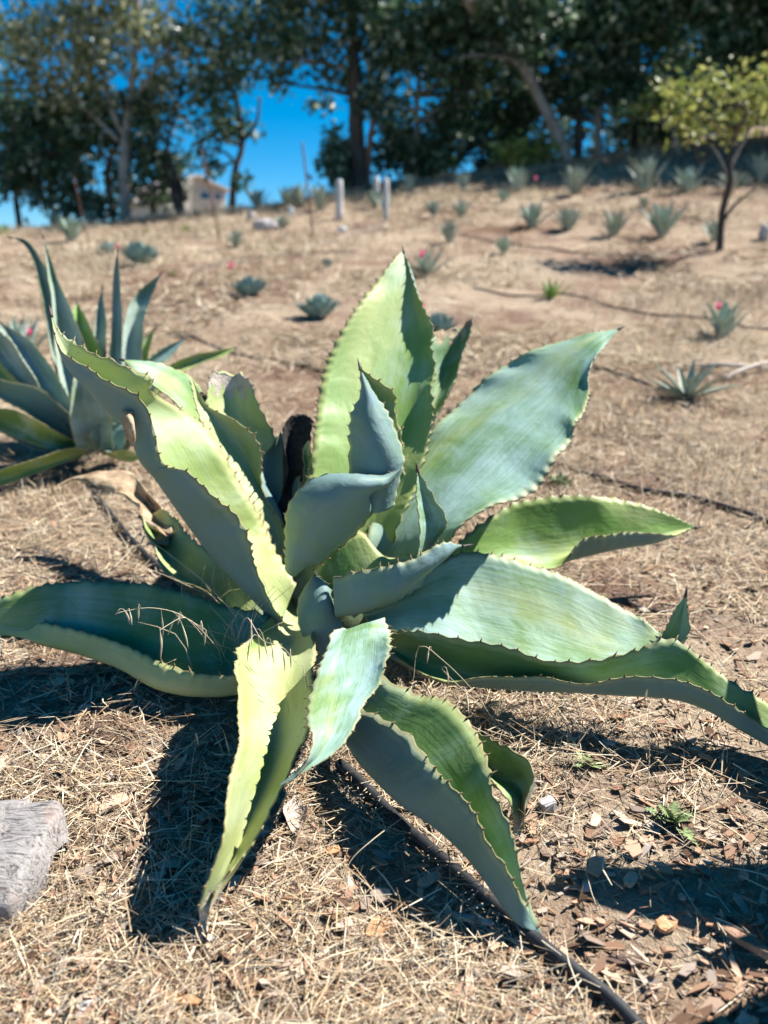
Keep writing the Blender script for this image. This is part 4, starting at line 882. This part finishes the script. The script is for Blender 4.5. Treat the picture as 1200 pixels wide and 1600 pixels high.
def stalk(pts, label, heads=0, r=.0011, drop=.03, mat='straw'):
    P = np.array([at(*p) for p in pts]); Qc, L = resample(crom(P), slice(0, 3), 24)
    root = empty('grass_stalk', Qc[0], label, 'grass stalk', 'dry grass stalks around the big agave')
    v, f = tube_geo(Qc, np.linspace(r, r*.6, 24), 5); link('stem', mesh('stem', v, f, M[mat]), root)
    rg = np.random.default_rng(int(pts[0][0]))
    for i in range(heads):
        b_ = Qc[23-int(i*14/max(heads, 1))]; sd = rg.normal(0, .012, 3); q = np.array([b_, b_+sd*.8+[0, 0, .004], b_+sd*1.4-[0, 0, drop*(.6+.6*rg.random())], b_+sd*1.6-[0, 0, drop*(1.1+.6*rg.random())]])
        q, _ = resample(crom(q), slice(0, 3), 9); v, f = tube_geo(q, [.0004, .0004, .0005, .0007, .0016, .0022, .0020, .0012, .0003], 5)
        link('seed_head', mesh('seed_head', v, f, M[mat]), root)
stalk([(370,1000,.14), (385,965,.24), (410,1000,1.75), (440,1010,1.72), (462,1035,1.70)], 'arching oat stalk with drooping seed heads over the front left leaf', 8, drop=.045)
stalk([(330,1010,.12), (290,965,.26), (240,950,.30), (195,955,.30), (180,960,.30)], 'arching pale stalk with seed heads over the long left leaf', 6, drop=.03)
stalk([(345,1020,.10), (320,990,.25), (290,965,.30), (265,975,.30), (250,985,.30)], 'second arching stalk with seed heads over the long left leaf', 5, drop=.035)
stalk([(780,1140,.01), (740,1080,.12), (690,1030,.22), (655,1010,.24), (645,1070,.16)], 'bent stalk leaning on the leaf right of the centre', 2)
stalk([(800,1150,.005), (760,1110,.06), (715,1070,.12), (690,1045,.16)], 'short stalk right of the centre beside the curled dead leaf', 2)
stalk([(345,940,.16), (260,900,.20), (190,875,.22), (150,872,.22)], 'long thin stalk crossing the left shadow', 2)
stalk([(400,1000,.10), (330,920,.25), (270,870,.32), (235,845,.34)], 'long stalk rising beside the yellow dying leaf', 1)
stalk([(176,1100,.005), (215,1070,.04), (245,1045,.08), (275,1030,.10)], 'stalk in the dark shadow under the long left leaf', 2)
stalk([(225,1230,.004), (290,1170,.05), (340,1130,.08)], 'stalk crossing the dark shadow at the lower left', 2)
stalk([(490,1330,.003), (560,1370,.02), (610,1430,.03), (640,1500,.02), (655,1560,.004)], 'long curved oat stalk lying below the centre', 3, drop=.01)
stalk([(540,1400,.004), (545,1350,.05), (585,1310,.08), (640,1270,.06)], 'straight pale stalk crossing the centre shadow', 0)
stalk([(1012,1220,.003), (1015,1170,.10), (1012,1090,.22)], 'upright dry stalk on the right soil patch', 1)
stalk([(430,1290,.003), (470,1180,.12), (500,1130,.18)], 'thin dark stalk behind the hanging centre leaf', 0)
for i in range(8):
    x = 340+rng.random()*120; y = 960+rng.random()*70
    stalk([(x, y+30, .04), (x-15+rng.normal()*15, y-40, .16), (x-40+rng.normal()*40, y-90, .26)], 'thin dry stem in the tangle of stems left of the agave heart', 0, .0008)

def clump(px, py, n, hmin, hmax, spread, label):
    p = onground(px, py); rg_ = np.random.default_rng(int(px)); mb = MB(); root = empty('grass_clump', p, label, 'grass clump')
    for i in range(n):
        q = p+[rg_.normal(0, spread), rg_.normal(0, spread), -.004]; q[2] = gz(q[0], q[1])-.004; h = hmin+(hmax-hmin)*rg_.random(); d = rg_.normal(0, .35, 3)*h
        P, _ = resample(crom(np.array([q, q+[d[0]*.3, d[1]*.3, h*.6], q+[d[0], d[1], h*(.75+.3*rg_.random())]])), slice(0, 3), 7)
        v, f = tube_geo(P, np.linspace(.0011, .0005, 7), 4); link('blade', mesh('blade', v, f, M['straw']), root)
clump(372, 1075, 46, .10, .30, .030, 'tuft of dry straw caught between the front left leaf and the long left leaf')
clump(330, 985, 34, .10, .26, .035, 'tuft of dry straw behind the long left leaf near the agave heart')
clump(760, 1120, 22, .04, .12, .03, 'small dry tuft beside the curled dead leaf right of centre')
clump(60, 850, 40, .05, .13, .05, 'dry tuft on the ground at the left edge above the long leaf')

def dead_leaf(px, py, label, Ln=.10, wd=.035, rot=0., curl=1.0, mat='dead', lift=.012, seed=0):
    p = onground(px, py); V = []; n = 14; k = 7; rg = np.random.default_rng(seed+int(px)); cr, sr = math.cos(rot), math.sin(rot)
    for i in range(n):
        f = i/(n-1); w = wd*math.sin(math.pi*(f*.9+.07))**.7
        for j in range(k):
            s = -1+2*j/(k-1); a_ = s*1.5*curl*(.6+.4*math.sin(f*5)); x = (f-.5)*Ln; y = w*math.sin(a_)/max(1.0, 1.5*curl)*1.3; z = w*(1-math.cos(a_))*.8+.02*curl*(f-.4)**2+float(rg.normal(0, .0022))+lift
            gx_, gy_ = p[0]+x*cr-y*sr, p[1]+x*sr+y*cr; V.append([gx_, gy_, gz(gx_, gy_)+z-.006])
    V = np.array(V); I = np.arange(n*k).reshape(n, k); q = np.stack([I[:-1, :-1], I[:-1, 1:], I[1:, 1:], I[1:, :-1]], -1).reshape(-1, 4); o = n*k
    Fc = [tuple(f) for f in q]+[tuple(f[::-1]+o) for f in q]; V = np.vstack([V, V-[0, 0, .002]])
    tag(link('dead_leaf', mesh('dead_leaf', V, Fc, M[mat])), label, 'dead leaf', 'dead leaves on the ground')
dead_leaf(780, 1132, 'curled tan dead leaf in the shade right of the centre', .12, .04, -.4, 1.0, 'dead', .02)
dead_leaf(432, 1262, 'curled brown dead leaf under the tip of the hanging leaf', .12, .03, 1.4, 1.1, 'dead', .02)
dead_leaf(462, 1275, 'second curled brown dead leaf under the tip of the hanging leaf', .13, .03, 1.7, 1.0, 'deadpale', .012)
dead_leaf(160, 1050, 'dark flat dead leaf in the shade under the long left leaf', .18, .03, .2, .4, 'dead')
dead_leaf(405, 1300, 'pale dead leaf scrap left of the hanging leaf tip', .10, .03, .9, .6, 'deadpale')

# ------------------------------------------------------------------ single wood pieces
def chip(px, py, Ln, wd, th, rot, label, col='chip', name='wood_chip', tilt=.1, seed=0):
    p = onground(px, py); rg = np.random.default_rng(seed+int(px)); n = 9; V = []
    for lay in (0, 1):
        for i in range(n):
            q = 2*math.pi*i/n; k = .8+.35*rg.random(); x = Ln/2*math.copysign(abs(math.cos(q))**.6, math.cos(q))*(.9+.15*rg.random()); y = wd/2*math.copysign(abs(math.sin(q))**.6, math.sin(q))*k
            V.append([x, y, th*lay*(.7+.5*rg.random())+x*tilt])
    V = np.array(V); c, s = math.cos(rot), math.sin(rot); V[:, :2] = V[:, :2] @ np.array([[c, s], [-s, c]]); V += p+np.array([0, 0, .004])
    Fc = [tuple(range(n))[::-1], tuple(range(n, 2*n))]+[(i, (i+1) % n, (i+1) % n+n, i+n) for i in range(n)]
    tag(link(name, mesh(name, V, Fc, M[col], False)), label, 'wood chip', 'larger wood chips')
M['w_orange'] = plain('chip_orange', (.42, .20, .09), (.66, .38, .20), 40, .8, (1, 1, 1), .6)
M['w_grey'] = plain('chip_grey', (.36, .33, .32), (.60, .57, .55), 40, .85, (1, 1, 1), .6)
M['w_brown'] = plain('chip_brown', (.22, .12, .08), (.48, .30, .20), 40, .85, (1, 1, 1), .6)
M['w_tan'] = plain('chip_tan', (.50, .32, .21), (.68, .48, .34), 30, .85, (1, 1, 1), .5)
for a_ in [(590, 1458, .052, .034, .012, 1.0, 'orange-brown chunky wood chip below the centre', 'w_orange'),
           (262, 1566, .13, .018, .010, -.25, 'long grey and orange splinter at the bottom left', 'w_orange'),
           (170, 1262, .095, .040, .010, .5, 'flat tan piece of bark right of the log', 'w_tan'),
           (318, 1468, .055, .014, .006, -.4, 'white sliver by the dried tip of the front left leaf', 'w_grey'),
           (312, 1455, .05, .014, .008, -.5, 'reddish splinter by the dried tip of the front left leaf', 'w_orange'),
           (945, 1163, .050, .020, .006, -.5, 'pale grey chip on the soil below the right leaf', 'w_grey'),
           (855, 1265, .036, .032, .016, .3, 'grey angular chip right of the curled low leaf', 'w_grey'),
           (930, 1288, .040, .020, .008, 1.2, 'pale split chip on the right soil patch', 'w_tan'),
           (912, 1390, .028, .022, .006, .2, 'small white chip right of the hose', 'w_grey'),
           (985, 1380, .036, .022, .008, .9, 'pale pinkish chip right of the hose', 'w_tan'),
           (1130, 1455, .20, .022, .012, -1.0, 'long brown strip of bark at the lower right', 'w_brown'),
           (180, 1455, .045, .030, .008, .1, 'pale flat chip left of the leaf shadow', 'w_tan'),
           (730, 1440, .10, .012, .008, -.4, 'pale grey stick beside the hose', 'w_grey'),
           (540, 1400, .04, .028, .008, 2.0, 'brown chip in the centre shadow', 'w_brown'),
           (670, 1380, .05, .022, .008, .6, 'tan chip just left of the hose', 'w_tan'),
           (520, 1335, .03, .02, .008, .2, 'orange chip at the edge of the centre shadow', 'w_orange'),
           (1040, 1450, .04, .03, .008, .4, 'orange-brown chip above the corner shadow', 'w_orange'),
           (720, 1560, .05, .03, .008, .9, 'large brown chip at the bottom edge', 'w_brown'),
           (130, 1580, .05, .02, .006, .7, 'grey chip at the bottom left edge', 'w_grey'),
           (480, 1530, .045, .02, .006, 2.4, 'tan chip near the bottom centre', 'w_tan')]:
    chip(*a_)

# ------------------------------------------------------------------ litter: straw, chips, dry grass
def scatter(n, y0, y1, rg, pw=2.0, side=.75, marg=.5):
    u = rg.random(n)
    a_, b_ = y0**(2-pw) if pw != 2 else math.log(y0), y1**(2-pw) if pw != 2 else math.log(y1)
    q = a_+(b_-a_)*u; y = q**(1/(2-pw)) if pw != 2 else np.exp(q)
    x = (rg.random(n)*2-1)*(side*y+marg)
    return x, y
def soilmask(x, y):
    """1 on the straw-covered ground, towards 0 on the bare red patch right of the plant"""
    d = np.exp(-(((x-.55)/.50)**2+((y-1.40)/.55)**2)**1.5)
    return np.clip(.85-.9*d+.55*vnoise(x*2.1, y*2.1+31)+.45*vnoise(x*6.5+9, y*6.5), .06, 1)
def strips(x, y, z, ln, wd, az, tilt, bend, rg, up=None):
    n = len(x); d = np.stack([np.cos(az)*np.cos(tilt), np.sin(az)*np.cos(tilt), np.sin(tilt)], 1)
    s = np.stack([-np.sin(az), np.cos(az), rg.normal(0, .5, n)], 1); s /= np.linalg.norm(s, axis=1)[:, None]
    P = np.stack([x, y, z], 1); b = rg.normal(0, 1, (n, 3))*bend[:, None]*ln[:, None]; b[:, 2] = -np.abs(b[:, 2])*.5
    p0, p1, p2 = P, P+d*ln[:, None]*.5, P+d*ln[:, None]+b
    w = wd[:, None]/2*s
    V = np.stack([p0-w, p0+w, p1-w, p1+w, p2-w*.4, p2+w*.4], 1).reshape(-1, 3); o = np.arange(n)[:, None]*6
    Q = np.stack([o+np.array([[0, 1, 3, 2]]), o+np.array([[2, 3, 5, 4]])], 1).reshape(-1, 4)
    return V, Q
rg = np.random.default_rng(11)
x, y = scatter(165000, .85, 7.0, rg, 1.75); k = rg.random(len(x)) < soilmask(x, y); x, y = x[k], y[k]; n = len(x)
ln = (.025+.11*rg.random(n)**1.8)*np.clip(.75+.12*y, .8, 1.5); wd = (.0010+.0017*rg.random(n)**2)*np.clip(.8+.22*y, 1, 2.2)
clump = np.clip(vnoise(x*5, y*5+50), 0, 1); tl = rg.normal(.0, .22, n)+clump*rg.random(n)*.9*(rg.random(n) < .35)
z = gz(x, y)+.001+.026*rg.random(n)**1.6+clump*.012
V, Q = strips(x, y, z, ln, wd, rg.random(n)*2*np.pi+.5*vnoise(x*3, y*3), tl, .12*rg.random(n), rg)
V[:, 2] = np.maximum(V[:, 2], gz(V[:, 0], V[:, 1])+.0008)
tag(link('straw_litter', mesh('straw_litter', V, Q, M['straw'], False)), 'dry tan straw strewn over the ground around the agave', 'straw', kind='stuff')
# dry grass tufts: near and far
cx_, cy_ = scatter(9500, 1.0, 20.8, rg, 1.35, .85, .6)
k = (rg.random(len(cx_)) < np.clip(.3+1.1*vnoise(cx_*.9, cy_*.9), .03, 1)*np.where(cy_ < 3, soilmask(cx_, cy_)*.6, 1)); cx_, cy_ = cx_[k], cy_[k]
rep = 15; x = np.repeat(cx_, rep)+rg.normal(0, 1, len(cx_)*rep)*np.repeat(.018+.016*cy_, rep); y = np.repeat(cy_, rep)+rg.normal(0, 1, len(cx_)*rep)*np.repeat(.018+.016*cy_, rep); n = len(x)
ln = (.03+.08*rg.random(n))*np.clip(.7+.11*y, .8, 1.9); wd = .0011+.0009*y*rg.random(n)
V, Q = strips(x, y, gz(x, y)-.003, ln, wd, rg.random(n)*2*np.pi, R(20)+R(65)*rg.random(n), .22*rg.random(n), rg)
tag(link('dry_grass', mesh('dry_grass', V, Q, M['drygrass'], False)), 'short dry golden grass in tufts over the slope', 'grass', kind='stuff')
# far matted straw
x, y = scatter(60000, 5.5, 20.6, rg, 1.2, .75, 1.0); n = len(x)
ln = .10+.16*rg.random(n); wd = .006+.0012*y*rg.random(n); k = rg.random(n) < np.clip(.4+.9*vnoise(x*.55+3, y*.8)+.7*vnoise(x*1.7, y*2.3+8), .03, 1); x, y, ln, wd = x[k], y[k], ln[k], wd[k]; n = len(x)
V, Q = strips(x, y, gz(x, y)+.012, ln, wd, rg.random(n)*2*np.pi, rg.normal(.12, .2, n), .1*rg.random(n), rg)
tag(link('matted_straw', mesh('matted_straw', V, Q, M['drygrass'], False)), 'matted dry straw covering the far slope', 'straw', kind='stuff')
# small chips
x, y = scatter(15000, .85, 5.0, rg, 1.9, .75, .5); k = rg.random(len(x)) < np.clip(.55+.6*vnoise(x*1.7+8, y*1.7)+(1-soilmask(x, y))*.5-.12*(y-1.5), .08, 1); x, y = x[k], y[k]; n = len(x)
nv = 5; a_ = np.linspace(0, 2*np.pi, nv, endpoint=False)[None]+rg.normal(0, .25, (n, nv))
ln = (.006+.024*rg.random(n)**2.6)[:, None]; wd = ln*(.14+.5*rg.random(n)**1.5)[:, None]; az = (rg.random(n)*2*np.pi)[:, None]; tx, ty = rg.normal(0, .3, (n, 1)), rg.normal(0, .3, (n, 1))
lx, ly = ln*np.cos(a_)*(.7+.5*rg.random((n, nv))), wd*np.sin(a_)*(.7+.5*rg.random((n, nv)))
X = x[:, None]+lx*np.cos(az)-ly*np.sin(az); Yy = y[:, None]+lx*np.sin(az)+ly*np.cos(az); Z0 = (gz(x, y)+.003+.008*rg.random(n))[:, None]+lx*tx+ly*ty
th = (.0015+.003*rg.random(n))[:, None]
V = np.concatenate([np.stack([X, Yy, Z0+th], -1), np.stack([X, Yy, Z0], -1)], 1).reshape(-1, 3)
o = np.arange(n)[:, None]*10; Fs = [[o[i, 0]+j for j in range(5)] for i in range(n)]
T3 = []
for j in range(5):
    jj = (j+1) % 5; T3.append(o+np.array([[j+5, jj+5, jj]])); T3.append(o+np.array([[j+5, jj, j]]))
for j in (1, 2, 3): T3.append(o+np.array([[0, j, j+1]]))
tag(link('wood_chip_mulch', mesh('wood_chip_mulch', V, np.stack(T3, 1).reshape(-1, 3), M['chip'], False)), 'reddish brown wood chips scattered between the straw', 'mulch', kind='stuff')
